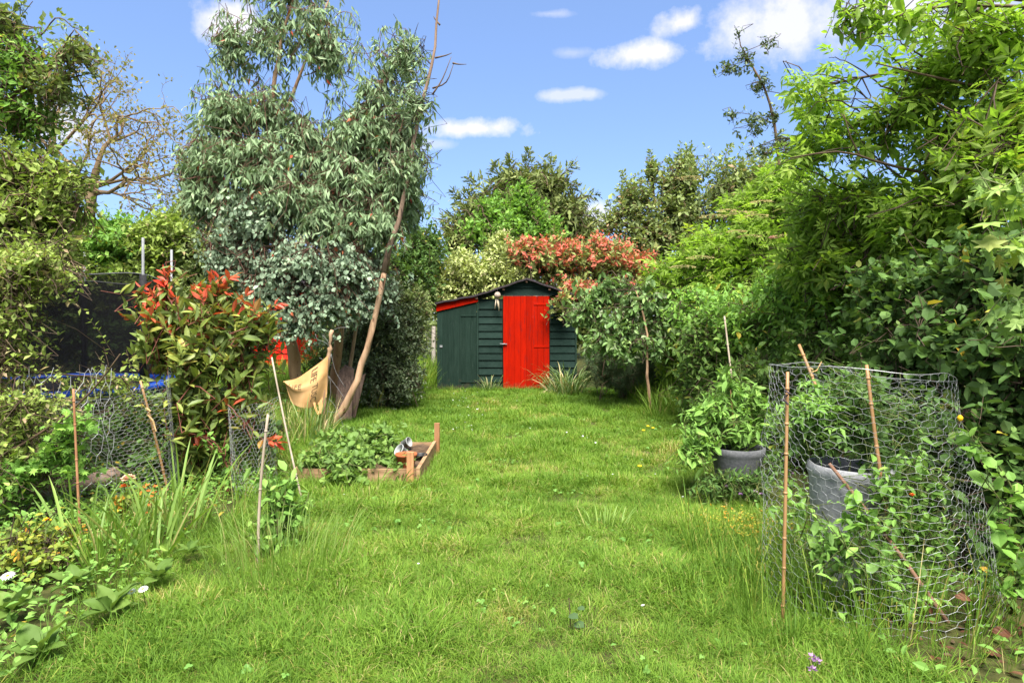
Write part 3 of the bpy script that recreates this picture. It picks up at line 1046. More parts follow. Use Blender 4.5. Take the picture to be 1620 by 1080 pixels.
def build_shed():
    sh = thing('garden_shed', 'dark green wooden shed with bright red door and lean-to at the lawn end', 'shed', (0, SY, 0))
    xl, xr, xlean = -.635, 1.157, -1.372
    dx0, dx1, dz0, dz1 = -.162, .683, .05, 1.735
    depth = 2.0
    # inner walls behind the boards
    m = MB()
    m.box(xl + .02, xr - .02, SY + .045, SY + .07, 0.02, 1.69)
    m.build('wall', M['shed_green'], sh)
    MB().box(xr - .05, xr, SY + .03, SY + depth, 0, 1.70).build('wall', M['shed_green'], sh)
    MB().box(xlean, xr - .055, SY + depth - .04, SY + depth, 0, 1.45).build('wall', M['shed_green'], sh)
    MB().box(xlean, xlean + .04, SY + .03, SY + depth - .045, 0, 1.575).build('wall', M['shed_green'], sh)

    def board(x0, x1, z0, z1, zt0=None, zt1=None):
        """feather-edged board; zt0, zt1 cut its top along the roof slope"""
        a, b = (z1 if zt0 is None else zt0), (z1 if zt1 is None else zt1)
        j = random.uniform(-.004, .004)
        z0 = z0 + random.uniform(-.003, .003)
        V = [(x0, SY + .005 + j, z0), (x1, SY + .005 + j, z0), (x1, SY + .027, b), (x0, SY + .027, a),
             (x0, SY + .04, z0), (x1, SY + .04, z0), (x1, SY + .04, b), (x0, SY + .04, a)]
        fs = [[0, 1, 2, 3], [5, 4, 7, 6], [4, 0, 3, 7], [1, 5, 6, 2], [4, 5, 1, 0], [3, 2, 6, 7]]
        MB().add(V, np.array(fs)).build('weatherboard', M['shed_green'], sh)
    pitch = .134
    k = 0
    z = .03
    while z < 1.70:
        z1 = z + pitch + .004
        if z < 1.62:
            board(xl + .022, dx0 - .014, z, min(z1, 1.7))
            zt = min(z1, roof_z(xr) - .005)
            board(dx1 + .014, xr - .002, z, zt)
        z += pitch
    # gable boards over the door
    zb = 1.755
    while zb < GZ - .02:
        z1 = min(zb + pitch, GZ)
        h0 = min((GZ - zb) / .335, .87)
        h1 = min((GZ - z1) / .335, .87)
        V0 = [(GXC - h0, zb), (GXC + h0, zb), (GXC + max(h1, .01), z1 + .002), (GXC - max(h1, .01), z1 + .002)]
        V = [(x, SY + (.004 if q < 2 else .026), zz) for q, (x, zz) in enumerate(V0)] + [(x, SY + .045, zz) for x, zz in V0]
        fs = [[0, 1, 2, 3], [5, 4, 7, 6], [4, 0, 3, 7], [1, 5, 6, 2], [4, 5, 1, 0], [3, 2, 6, 7]]
        MB().add(V, np.array(fs)).build('weatherboard', M['shed_green'], sh)
        zb += pitch
    # corner battens and door frame
    MB().box(xl - .012, xl + .02, SY - .012, SY + .03, .02, roof_z(xl) - .02).build('corner_batten', M['shed_green_v'], sh)
    MB().box(xr, xr + .03, SY - .004, SY + .05, .02, roof_z(xr) - .01).build('corner_batten', M['shed_green_v'], sh)
    MB().box(dx0 - .02, dx1 + .02, SY - .012, SY + .03, dz1 + .004, dz1 + .018).build('door_lintel', M['felt'], sh)
    # red door: tongue and groove planks
    nd = 8
    dr = MB().box(dx0 + .004, dx1 - .004, SY + .012, SY + .03, dz0 + .003, dz1 - .003).build('door', M['shed_red'], sh)
    w = (dx1 - dx0) / nd
    for i in range(nd):
        j = random.uniform(0, .002)
        MB().box(dx0 + i * w + .0018, dx0 + (i + 1) * w - .0018, SY - .012 + j, SY + .0115, dz0, dz1).build('plank', M['shed_red'], dr)
    for hz in (1.575, .80, .13):
        MB().box(dx1 - .285, dx1 - .006, SY - .02, SY - .0125, hz, hz + .034).build('hinge', M['shed_red'], dr)
    h = MB()
    h.tube([(dx0 - .06, SY - .03, .865), (dx0 + .0, SY - .035, .86), (dx0 + .07, SY - .03, .858)], .011, 8)
    h.tube([(dx0 + .02, SY - .035, .86), (dx0 + .02, SY - .012, .86)], .016, 8)
    h.build('handle', M['steel'], dr, smooth=True)
    # lean-to front: green planks under the red fascia
    nl = 7
    ld = MB().box(xlean + .012, xl - .018, SY + .012, SY + .03, .03, 1.45).build('store_door', M['shed_green_v'], sh)
    w = (xl - .016 - xlean) / nl
    for i in range(nl):
        x0, x1 = xlean + i * w + .001, xlean + (i + 1) * w - .001
        za, zb_ = roof_z(x0) - .02, roof_z(x1) - .02
        y0, y1 = SY - .010 + random.uniform(0, .003), SY + .0115
        V = [(x0, y0, .0), (x1, y0, .0), (x1, y0, zb_), (x0, y0, za), (x0, y1, .0), (x1, y1, .0), (x1, y1, zb_), (x0, y1, za)]
        MB().add(V, np.array([[0, 1, 2, 3], [5, 4, 7, 6], [4, 0, 3, 7], [1, 5, 6, 2], [4, 5, 1, 0], [3, 2, 6, 7]])).build('plank', M['shed_green_v'], ld)
    for hz in (1.37, .16):
        MB().box(xl - .30, xl - .02, SY - .02, SY - .0125, hz, hz + .03).build('hinge', M['shed_green_v'], ld)
    MB().box(xlean + .05, xlean + .10, SY - .022, SY - .0125, .80, .84).build('hasp', M['steel'], ld)
    x0, x1 = xlean - .01, xl + .01
    za, zb_ = roof_z(x0), roof_z(x1)
    y0, y1 = SY - .034, SY - .0125
    V = [(x0, y0, za - .135), (x1, y0, zb_ - .10), (x1, y0, zb_ - .012), (x0, y0, za - .008), (x0, y1, za - .135), (x1, y1, zb_ - .10), (x1, y1, zb_ - .012), (x0, y1, za - .008)]
    MB().add(V, np.array([[0, 1, 2, 3], [5, 4, 7, 6], [4, 0, 3, 7], [1, 5, 6, 2], [4, 5, 1, 0], [3, 2, 6, 7]])).build('fascia', M['shed_red'], sh)

    # roof sheets: slightly wavy felt over boards, right slope, left slope running on over the lean-to
    def sheet(xs, name):
        xs = np.array(xs)
        V, fs = [], []
        for x in xs:
            zc = roof_z(x) + .004 + .006 * math.sin(x * 19) * (abs(x - GXC) > .05)
            for (yy, dz) in ((SY - .09, 0), (SY - .09, .032), (SY + depth + .1, .032), (SY + depth + .1, 0)):
                V.append((x, yy, zc + dz))
        for i in range(len(xs) - 1):
            for q in range(4):
                a, b = 4 * i + q, 4 * i + (q + 1) % 4
                fs.append((a, b, b + 4, a + 4))
        n = 4 * (len(xs) - 1)
        fs += [(0, 3, 2, 1), (n, n + 1, n + 2, n + 3)]
        MB().add(V, np.array(fs)).build(name, M['felt'], sh)
    sheet(np.linspace(GXC + .001, xr + .08, 12), 'roof')
    sheet(np.linspace(xl - .12, GXC - .001, 14), 'roof')
    sheet(np.linspace(xlean - .06, xl - .122, 10), 'roof')
    for x in (GXC, GXC - .42, GXC + .42, xl - .01):
        MB().box(x - .02, x + .02, SY - .06, SY + .004, roof_z(x) - .047, roof_z(x) - .008).build('rafter_end', M['stick'], sh)


build_shed()

# wind chime hanging beside the shed door
wc = thing('wind_chime', 'wind chime with a round shell and pale hanging tubes beside the red door', 'wind chime', P(787, 468, SY - .12))
c = P(787, 467, SY - .12)
MB().lathe(c, [(.002, .062), (.03, .055), (.052, .03), (.06, 0), (.052, -.03), (.03, -.052), (.02, -.05)], 16).build('shell', M['coconut'], wc, smooth=True)
MB().tube([c + (0, 0, .06), c + (.0, .05, .16)], .002, 5).build('cord', M['dark_tie'], wc)
for dx, dz, tl_ in ((-.035, .0, .16), (.02, -.02, .19), (.0, .03, .12)):
    a = c + (dx * .6, 0.02 * (dx > 0), -.05)
    MB().tube([a, a + (dx * .8, 0, -tl_ - .04)], .009, 7).build('chime', M['chime_tube'], wc, smooth=True)

# weathered post and wire fence left of the shed, further back
pf = G(686, 590)
MB().box(pf[0] - .04, pf[0] + .04, pf[1] - .04, pf[1] + .04, 0, 1.22)
tag(MB().tube([P(686, 600, 14.6), P(686, 516, 14.6)], .045, 8).build('fence_post', M['fence_wood'], base=P(686, 601, 14.6)), 'grey wooden fence post standing in long grass at the left side of the green shed', 'post')


def back_fence():
    a, b = np.array([-3.6, 15.6, 0]), np.array([-1.62, 14.8, 0])
    def surf(uv):
        p = a + (b - a) * uv[:, :1]
        p[:, 2] = .1 + uv[:, 1] * 1.0
        return p
    V, Fc = chicken_wire(surf, 34, 16, .003)
    f = thing('wire_fence', 'old wire mesh fence beyond the long grass left of the green shed', 'fence', a)
    mk('mesh', V, Fc, M['old_wire'], f)
    for t in (0.0, .5):
        p = a + (b - a) * t
        MB().tube([p, p + (0, 0, 1.15)], .035, 8).build('post', M['fence_wood'], f)


back_fence()


def red_shed():
    y = 13.2
    x0, x1, zt = (400 - 810) / F * y, (466 - 810) / F * y, 1.95
    sh = thing('garden_shed', 'small bright red boarded shed seen between the trunks of the eucalyptus', 'shed', ((x0 + x1) / 2, y, 0))
    MB().box(x0, x1, y + .03, y + 1.6, 0, zt).build('wall', M['red_board'], sh)
    z = .05
    while z < zt:
        V = [(x0 - .01, y, z), (x1 + .01, y, z), (x1 + .01, y + .018, z + .115), (x0 - .01, y + .018, z + .115), (x0 - .01, y + .029, z), (x1 + .01, y + .029, z), (x1 + .01, y + .029, z + .115), (x0 - .01, y + .029, z + .115)]
        MB().add(V, np.array([[0, 1, 2, 3], [5, 4, 7, 6], [4, 0, 3, 7], [1, 5, 6, 2], [4, 5, 1, 0], [3, 2, 6, 7]])).build('weatherboard', M['red_board'], sh)
        z += .12
    xm = (x0 + x1) / 2
    for s in (-1, 1):
        V = [(xm, y - .1, zt + .28), (xm + s * (x1 - xm + .1), y - .1, zt - .02), (xm + s * (x1 - xm + .1), y + 1.7, zt - .02), (xm, y + 1.7, zt + .28)]
        V = V + [(a, b, c_ + .03) for a, b, c_ in V]
        MB().add(V, np.array([[0, 1, 2, 3], [7, 6, 5, 4], [0, 4, 5, 1], [1, 5, 6, 2], [2, 6, 7, 3], [3, 7, 4, 0]])).build('roof', M['felt'], sh)
    MB().add([(x0, y + .03, zt), (x1, y + .03, zt), (xm, y + .03, zt + .27)], np.array([[0, 1, 2]])).build('gable', M['red_board'], sh)


red_shed()


# =================================================================== TRAMPOLINE
def trampoline():
    cx, cy, r, zp, zn = -5.85, 8.5, 1.52, .52, 1.88
    t = thing('trampoline', 'round garden trampoline with black safety net and blue padding behind the left shrubs', 'trampoline', (cx, cy, 0))
    m = MB().lathe((cx, cy, 0), [(r - .28, zp - .01), (r - .28, zp + .02), (r, zp + .03), (r + .02, zp - .03), (r - .02, zp - .05)], 48)
    m.build('pad', M['blue_pad'], t, smooth=True)
    MB().lathe((cx, cy, 0), [(.001, zp - .03), (.5, zp - .032), (r - .27, zp - .02)], 48).build('mat', M['black_mat'], t, smooth=True)
    ring = [(cx + (r - .05) * math.cos(a), cy + (r - .05) * math.sin(a), zp - .09) for a in np.linspace(0, 2 * math.pi, 40)]
    MB().tube(ring, .022, 8, False).build('frame', M['steel'], t, smooth=True)
    V, fs = [], []
    n, kz = 72, 8
    for j in range(kz + 1):
        z = zp + .03 + (zn - zp - .03) * j / kz
        for i in range(n):
            a = 2 * math.pi * i / n
            ph = math.cos(6 * (a - R(45)))
            rr = (r - .14) + .035 * ph + .01 * math.sin(23 * a) * math.sin(math.pi * j / kz)
            sag = .05 * (1 - ph) * .5 * (j / kz) ** 3
            V.append((cx + rr * math.cos(a), cy + rr * math.sin(a), z - sag))
    for j in range(kz):
        for i in range(n):
            fs.append((j * n + i, j * n + (i + 1) % n, (j + 1) * n + (i + 1) % n, (j + 1) * n + i))
    mk('net', np.array(V), np.array(fs), M['netting'], t, smooth=True)
    top = np.array(V[kz * n:] + V[kz * n:kz * n + 1])
    MB().tube(top, .008, 5, False).build('net_rope', M['old_wire'], t, smooth=True)
    for d in (45, 105, 165, 225, 285, 345):
        a = R(d)
        x, y = cx + (r + .0) * math.cos(a), cy + (r + .0) * math.sin(a)
        p = MB().tube([(x, y, .0), (x, y, zn + .42)], .017, 8).build('pole', M['steel'], t, smooth=True)
        MB().tube([(x, y, zp + .06), (x, y, zp + .7), (x, y, zn - .02)], .038, 9).build('foam_sleeve', M['foam'], p, smooth=True)
    for d in (15, 75, 135, 195, 255, 315):
        a = R(d)
        x, y = cx + (r - .05) * math.cos(a), cy + (r - .05) * math.sin(a)
        MB().tube([(x, y, zp - .1), (x + .12 * math.cos(a), y + .12 * math.sin(a), 0)], .02, 8).build('leg', M['steel'], t, smooth=True)


trampoline()

# =================================================================== FAR TREES
plant('conifer_tree', 'tall dark conifer with feathery tips rising behind the green shed', 'tree', (.5, 20, 0), M['yew_leaf'], M['bark'],
      [B(835, 290, 20, 48, 34, 1.1, 300), B(770, 330, 20, 38, 32, 1.0, 240), B(895, 330, 20, 30, 30, .9, 190), B(830, 350, 20, 95, 55, 1.3, 560),
       B(730, 365, 19.8, 26, 36, .8, 200), B(925, 370, 20, 22, 30, .8, 160), B(870, 290, 20, 20, 22, .6, 70), B(800, 285, 20, 24, 20, .6, 80)],
      'spray', .26, 9, .75, .22, .45, [([(.5, 20, 0), (.5, 20, 2.6), (.5, 20, 4.8)], .16)], .16, ldroop=.05, flat=.6, stray=.45, twig_r=.008, connect=.4, odd=.02)
cy_ = bpy.data.objects['conifer_tree']
leaders(cy_, [([(830, 300), (835, 262), (836, 236)], 20), ([(850, 300), (866, 270), (874, 250)], 20), ([(860, 300), (890, 275), (910, 256)], 20), ([(800, 300), (786, 272), (780, 258)], 20), ([(780, 310), (752, 292), (738, 280)], 20),
              ([(890, 330), (922, 312), (946, 308)], 20), ([(900, 350), (930, 340), (948, 338)], 20), ([(760, 330), (728, 312), (716, 302)], 20), ([(750, 350), (716, 345), (700, 350)], 20), ([(815, 300), (808, 262), (806, 250)], 20), ([(895, 365), (925, 362), (942, 352)], 20), ([(870, 310), (898, 296), (916, 292)], 20)],
        M['yew_leaf'], 'spray', .24, 85, .34, M['bark'], .02, flat=.5)
plant('green_tree', 'bright green leafy tree in front of the dark conifer behind the shed', 'tree', (.1, 17.6, 0), M['bright_leaf'], M['bark'],
      [B(800, 360, 17.6, 52, 40, .9, 420), B(830, 325, 17.6, 24, 32, .6, 170), B(775, 330, 17.6, 26, 26, .5, 130), B(860, 362, 17.6, 30, 36, .6, 220), B(830, 395, 17.5, 70, 40, .8, 420),
       B(825, 296, 17.6, 8, 16, .25, 26), B(755, 352, 17.6, 18, 26, .4, 90)],
      'tiny', .13, 12, .55, .1, .6, (), .1, twig_r=.006, stray=.3)
plant('pale_shrub', 'pale sage-coloured shrub behind the left end of the green shed roof', 'shrub', (-1.1, 16, 0), M['pale_leaf'], M['twig'],
      [B(740, 430, 16, 60, 42, .9, 700), B(800, 420, 16.2, 42, 46, .8, 480), B(700, 465, 15.8, 32, 36, .8, 330), B(770, 470, 16, 80, 32, .8, 500), B(790, 385, 16.2, 22, 30, .5, 130)],
      'tiny', .085, 12, .45, .12, .5, (), .06, twig_r=.004, stray=.3, odd=.06, connect=.15)
plant('photinia_tree', 'spreading photinia tree covered in coral red young leaves over the shed roof', 'tree', P(935, 612, 14.6) * [1, 1, 0], M['photinia_far'], M['twig'],
      [B(870, 402, 14.4, 62, 32, .8, 430, tip=.9), B(950, 402, 14.4, 62, 34, .8, 450, tip=.9), B(1010, 420, 14.3, 34, 30, .6, 210, tip=.85), B(835, 395, 14.5, 38, 24, .6, 200, tip=.7),
       B(900, 448, 14.2, 50, 22, .7, 240, tip=.35), B(916, 458, 12.7, 32, 18, .35, 130, tip=.75), B(980, 455, 14.1, 50, 24, .6, 230, tip=.35), B(890, 470, 12.3, 16, 12, .2, 36, tip=.5),
       B(920, 500, 13.9, 60, 40, .6, 260, tip=.0)],
      'tiny', .105, 10, .42, .05, .75, [([P(935, 612, 14.6) * [1, 1, 0], P(930, 520, 14.6), P(925, 450, 14.5)], .08)], .07, tip=.5, tip_n=4, twig_r=.004, flat=.6, stray=.25, connect=.15)
plant('leafy_tree', 'olive green tree with upright wispy shoots behind the coral photinia', 'tree', P(1040, 620, 16) * [1, 1, 0], M['olive_leaf'], M['bark'],
      [B(1040, 360, 15.5, 66, 60, 1.1, 420), B(1000, 310, 15.5, 32, 40, .7, 170), B(1075, 280, 15.5, 34, 44, .8, 240), B(1085, 335, 15.5, 50, 64, 1.0, 300), B(1030, 262, 15.5, 8, 30, .2, 34),
       B(1085, 250, 15.5, 8, 24, .2, 28), B(1000, 400, 15.4, 50, 40, .8, 330), B(1150, 300, 15.2, 40, 60, 1.0, 300), B(1200, 285, 15, 50, 50, 1.0, 260), B(968, 345, 15.5, 22, 26, .5, 60)],
      'tiny', .11, 11, .5, .12, .6, (), .09, twig_r=.005, stray=.4, odd=.07, connect=.2)


leaders(bpy.data.objects['leafy_tree'], [([(1030, 310), (1031, 262), (1029, 236)], 15.5), ([(1084, 290), (1092, 250), (1094, 226)], 15.5), ([(1050, 300), (1056, 270), (1054, 250)], 15.5), ([(1000, 310), (988, 285), (984, 270)], 15.5), ([(1110, 290), (1120, 262), (1118, 248)], 15.5), ([(975, 350), (965, 330), (962, 318)], 15.5), ([(1140, 270), (1150, 240), (1160, 230)], 15.2), ([(1065, 290), (1072, 258), (1076, 246)], 15.5)],
        M['olive_leaf'], 'tiny', .11, 75, .12, M['bark'], .012)
leaders(bpy.data.objects['green_tree'], [([(828, 320), (827, 300), (828, 284)], 17.6), ([(760, 350), (757, 335), (756, 326)], 17.6), ([(790, 330), (787, 312), (785, 303)], 17.6), ([(855, 340), (862, 325), (864, 316)], 17.6)], M['bright_leaf'], 'tiny', .12, 90, .14, M['bark'], .012)


def wood_mass(name, label, specs, mat, kind, size, seed_n):
    """far hedge that reads as one mass"""
    pos = []
    for c, r, n in specs:
        u = rdir(n)
        pos.append(np.array(c) + np.array(r) * u * (rng.random(n) ** .4)[:, None])
    pos = np.concatenate(pos)
    pos = pos[pos[:, 2] > 0.02]
    n = len(pos)
    D = norm(rdir(n) + [0, 0, .3])
    U = np.array([0, 0, 1.0]) + rng.normal(size=(n, 3)) * .5
    V, Fc, T = leaves_mesh(pos, D, U, size * (1 + .3 * rng.normal(size=n)), np.clip(.36 + .18 * rng.normal(size=n), 0, .78), kind)
    o = mk(name, V, Fc, mat, tint=T)
    tag(o, label, None, None, 'stuff')
    o['label'] = label
    return o


wood_mass('treeline', 'far hedge of mixed trees closing the end of the gardens',
          [((x, 23 + 1.2 * math.sin(x * 1.3), 1.2 + .5 * math.sin(x * .9)), (1.6, 1.2, 2.1 + .6 * math.sin(x * 2.1)), 1700) for x in np.arange(-17, 17, 1.7)] +
          [((12.5 + math.sin(y), y, 1.6), (1.3, 1.5, 2.4), 1200) for y in np.arange(6, 23, 2.0)] +
          [((-13.5 + math.sin(y), y, 1.5), (1.3, 1.5, 2.2), 1200) for y in np.arange(4, 23, 2.0)], M['olive_leaf'], 'tiny', .2, 0)
plant('hedge', 'mixed leafy hedge behind the black trampoline net', 'hedge', (-7.2, 12.6, 0), M['hawthorn_leaf'], M['twig'],
      [B(x, y, 12.6, 62, 46, .8, 480, mat=M[mm]) for x, y, mm in [(20, 395, 'hawthorn_leaf'), (110, 372, 'hawthorn_leaf'), (190, 378, 'bright_leaf'), (270, 372, 'hawthorn_leaf'), (345, 385, 'olive_leaf'),
       (60, 450, 'hawthorn_leaf'), (150, 440, 'hawthorn_leaf'), (240, 440, 'hawthorn_leaf'), (330, 450, 'olive_leaf'), (-40, 420, 'hawthorn_leaf'), (280, 520, 'hedge_leaf'), (200, 520, 'hedge_leaf'), (100, 520, 'hedge_leaf')]] +
      [B(400, 350, 13.5, 60, 60, .8, 300, mat=M['olive_leaf']), B(640, 440, 15, 60, 80, 1.0, 800, mat=M['hedge_leaf']), B(670, 395, 15.5, 34, 50, .8, 380, mat=M['hedge_leaf']), B(560, 430, 15, 60, 80, 1.0, 500, mat=M['hedge_leaf'])],
      'tiny', .1, 12, .4, .12, .5, (), .06, twig_r=.004, stray=.3, odd=.03, connect=.04)


# half-bare oak far left
def oak():
    base = P(120, 520, 24) * [1, 1, 0]
    t = thing('oak_tree', 'gnarled half-bare tree with tan young leaves against the sky at far left', 'tree', base)
    segs = []
    tips = []

    def grow(p, d, L, r, depth):
        n = 5
        pts = [p]
        dd = d.copy()
        for q in range(n - 1):
            dd = norm(dd + rng.normal(size=3) * .24 + np.array([0, 0, .03]))
            pts.append(pts[-1] + dd * L / (n - 1))
        segs.append((np.array(pts), np.linspace(r, r * .62, n)))
        if depth <= 2:
            tips.append(np.array(pts))
        if depth == 0:
            return
        for q in range(2 if depth > 1 else 3):
            k = rng.integers(2, n)
            nd = norm(dd + rng.normal(size=3) * .62 + np.array([0.05, 0, -.04]))
            grow(pts[k if q else -1], nd, L * (.66 + .2 * rng.random()), r * .58, depth - 1)
    tr = [base, P(140, 360, 24), P(146, 300, 24), P(152, 268, 24)]
    segs.append((smooth_path(tr, 5), np.array([.24, .19, .17, .15, .13])))
    for s, e, r in [((146, 300), (200, 285), .13), ((152, 268), (185, 215), .15), ((148, 290), (215, 255), .11), ((140, 320), (85, 245), .15), ((85, 245), (105, 140), .10), ((88, 240), (150, 170), .10), ((84, 245), (45, 190), .10), ((146, 310), (205, 315), .09), ((185, 215), (215, 190), .08), ((140, 300), (235, 290), .10), ((120, 280), (140, 215), .09)]:
        a, b = P(*s, 24), P(*e, 24 + rng.normal() * .8)
        r = r * .66
        pth = smooth_path([a, (a + b) / 2 + rng.normal(size=3) * .2, b], 5)
        segs.append((pth, np.linspace(r, r * .6, 5)))
        for q in range(3):
            grow(pth[3 + q % 2], norm(b - a + rng.normal(size=3) * .5), 1.0, max(r * .6, .035), 4)
    Pn = np.array([s[0] for s in segs]); Rn = np.array([s[1] for s in segs])
    V, Fc = tubes(Pn, Rn, 5)
    mk('branches', V, Fc, M['bark_oak'], t, smooth=True)['kind'] = 'stuff'
    pos = np.concatenate([p_[1:] for p_ in tips])
    pos = pos[rng.random(len(pos)) < .8]
    pos = pos + rng.normal(size=(len(pos), 3)) * .12
    n = len(pos)
    V, Fc, T = leaves_mesh(pos, rdir(n), np.array([0, 0, 1.0]) + rng.normal(size=(n, 3)) * .5, .13 * (1 + .3 * rng.normal(size=n)), np.clip(.4 + .2 * rng.normal(size=n), 0, .78), 'tiny')
    mk('foliage', V, Fc, M['oak_leaf'], t, tint=T)['kind'] = 'stuff'


oak()
plant('conifer_tree', 'dark conifer branches showing left of the eucalyptus crown', 'tree', P(310, 600, 15) * [1, 1, 0], M['yew_leaf'], M['bark'],
      [B(310, 270, 15, 22, 36, .6, 90), B(320, 330, 15, 45, 40, .8, 200), B(330, 390, 15, 50, 40, .8, 200)], 'spray', .2, 8, .6, .25, .2, (), .1, stray=.4, twig_r=.006)

# =================================================================== LEFT TREES
plant('hawthorn_tree', 'tall leafy hawthorn tree filling the upper left corner', 'tree', (-5.4, 6.6, 0), M['hawthorn_leaf'], M['bark'],
      [B(30, 90, 6.4, 66, 50, .5, 130, mat=M['bright_leaf']), B(95, 130, 6.4, 44, 40, .4, 54, mat=M['olive_leaf']), B(20, 175, 6.4, 66, 44, .6, 150, mat=M['bright_leaf']), B(35, 260, 6.3, 70, 50, .7, 260), B(70, 320, 6.3, 60, 40, .6, 250),
       B(0, 330, 6.2, 60, 60, .6, 260), B(-70, 150, 6.4, 70, 110, .7, 190), B(-70, 350, 6.2, 80, 110, .8, 260), B(125, 75, 6.4, 26, 26, .3, 30, mat=M['olive_leaf']), B(100, 275, 6.4, 36, 30, .4, 70),
       B(70, 395, 6.2, 50, 36, .5, 170), B(10, 30, 6.4, 50, 30, .5, 60, mat=M['olive_leaf'])],
      'tiny', .062, 12, .34, .12, .45, [([(-5.4, 6.6, 0), (-5.2, 6.5, 1.4), (-5.0, 6.4, 3.2)], .09)], .09, twig_r=.004, stray=.35, odd=.03)
leaders(bpy.data.objects['hawthorn_tree'], [([(60, 60), (90, 30), (120, 45), (140, 50)], 6.4), ([(100, 110), (130, 80), (145, 75)], 6.4), ([(20, 60), (25, 20), (40, 5)], 6.4), ([(90, 130), (130, 120), (155, 110)], 6.4), ([(60, 200), (110, 190), (130, 200)], 6.4), ([(80, 270), (120, 255), (140, 262)], 6.4), ([(80, 300), (112, 300), (128, 312)], 6.3)],
        M['olive_leaf'], 'tiny', .06, 110, .09, M['twig'], .008)
plant('hawthorn_shrub', 'twiggy hawthorn shrub with small pale buds at the left edge in front of the trampoline', 'shrub', (-3.95, 4.9, 0), M['hawthorn_leaf'], M['twig'],
      [B(10, 430, 4.9, 52, 50, .4, 120), B(5, 500, 4.9, 48, 44, .4, 90), B(-20, 560, 4.8, 60, 90, .5, 170), B(30, 640, 4.7, 70, 50, .4, 120), B(70, 425, 4.9, 34, 26, .25, 26), B(50, 400, 4.9, 40, 30, .3, 46),
       B(70, 655, 4.9, 50, 22, .25, 40), B(170, 600, 5.3, 70, 14, .2, 46), B(-40, 470, 4.8, 60, 80, .5, 120), B(20, 720, 4.6, 60, 40, .4, 80)],
      'tiny', .042, 14, .36, .06, .3, [([(-3.95, 4.9, 0), (-3.8, 4.9, .8), (-3.6, 4.9, 1.5)], .03)], .03, twig_r=.0019, stray=.5, odd=.14, connect=.7, tmean=.45, wob=.05)
plant('low_shrub', 'low dark leafy shrub behind the left chicken wire', 'shrub', P(220, 745, 6.0) * [1, 1, 0], M['hedge_leaf'], M['twig'],
      [B(120, 690, 6.0, 60, 50, .4, 110), B(200, 670, 6.0, 60, 50, .4, 120), B(260, 660, 6.0, 40, 56, .4, 90), B(180, 720, 5.6, 70, 36, .3, 110), B(255, 720, 5.5, 36, 50, .25, 70), B(410, 690, 5.9, 44, 44, .3, 80), B(330, 640, 6.0, 60, 60, .3, 110), B(380, 740, 5.6, 40, 40, .25, 60)],
      'oval', .058, 9, .26, .1, .4, (), .012, twig_r=.002, limb_r=.005, stray=.4, odd=.05)
# dark curved branch across the mesh
stick_thing('fallen_branch', 'thin dark branch curving across the mesh at the left edge', 'branch', P(-20, 735, 4.5), P(190, 560, 4.5), .011, M['bark'], bend=.07, r2=.004)

# =================================================================== EUCALYPTUS
eb = P(490, 668, 8.8) * [1, 1, 0]
plant('eucalyptus_tree', 'tall eucalyptus with grey-green hanging leaves and the leftmost of the orange-brown trunks', 'tree', eb, M['euc_leaf'], M['twig_brown_red'],
      [B(430, 45, 8.8, 60, 60, .5, 66), B(500, 40, 8.7, 50, 66, .5, 66), B(370, 60, 8.8, 34, 55, .4, 70), B(460, -30, 8.8, 90, 50, .6, 90), B(365, 165, 8.7, 60, 45, .5, 190), B(430, 160, 8.7, 60, 60, .5, 110),
       B(340, 235, 8.6, 50, 46, .5, 190), B(410, 250, 8.5, 70, 60, .6, 260), B(480, 210, 8.7, 50, 56, .5, 110), B(520, 245, 8.9, 46, 56, .5, 120), B(500, 300, 8.8, 50, 50, .5, 130), B(330, 300, 8.6, 45, 36, .5, 150), B(525, 70, 8.8, 26, 40, .3, 50),
       B(400, 330, 8.4, 70, 46, .5, 210, mat=M['euc_young'], kind='round', size=.055), B(460, 300, 8.4, 50, 50, .5, 170), B(360, 380, 8.4, 50, 36, .4, 130, mat=M['euc_young'], kind='round', size=.05)],
      'sickle', .108, 14, .42, .55, .25,
      [([eb, P(462, 560, 8.8), P(455, 470, 8.8), P(436, 330, 8.8)], .088, .055, M['bark_euc']), ([P(440, 360, 8.8), P(425, 230, 8.8), P(440, 100, 8.8), P(470, -40, 8.8)], .05, .012, M['bark_pale']), ([P(425, 240, 8.8), P(475, 120, 8.8), P(520, 0, 8.8)], .03, .01, M['bark_pale'])],
      .05, ldroop=1.25, flat=.25, limb_r=.014, twig_r=.0028, stray=.3, odd=.012, single=0, connect=.7)
leaders(bpy.data.objects['eucalyptus_tree'], [([(420, 60), (380, 30), (345, 20), (325, 60)], 8.8), ([(400, 180), (350, 140), (312, 135), (305, 165)], 8.7), ([(390, 260), (330, 215), (305, 215), (300, 250)], 8.6), ([(500, 60), (540, 20), (560, 30), (570, 60)], 8.8), ([(480, 120), (520, 110), (540, 125), (545, 150)], 8.8), ([(450, 0), (470, -40), (520, -50)], 8.7), ([(380, 100), (350, 90), (335, 100), (332, 130)], 8.8), ([(400, 40), (392, 0), (360, -20), (345, 0)], 8.8), ([(340, 310), (310, 290), (296, 300), (295, 330)], 8.6)],
        M['euc_leaf'], 'sickle', .095, 95, .15, M['twig_red'], .006, hang=2.0, flat=.1, fwd=.3)
eb2 = P(533, 640, 9.3) * [1, 1, 0]
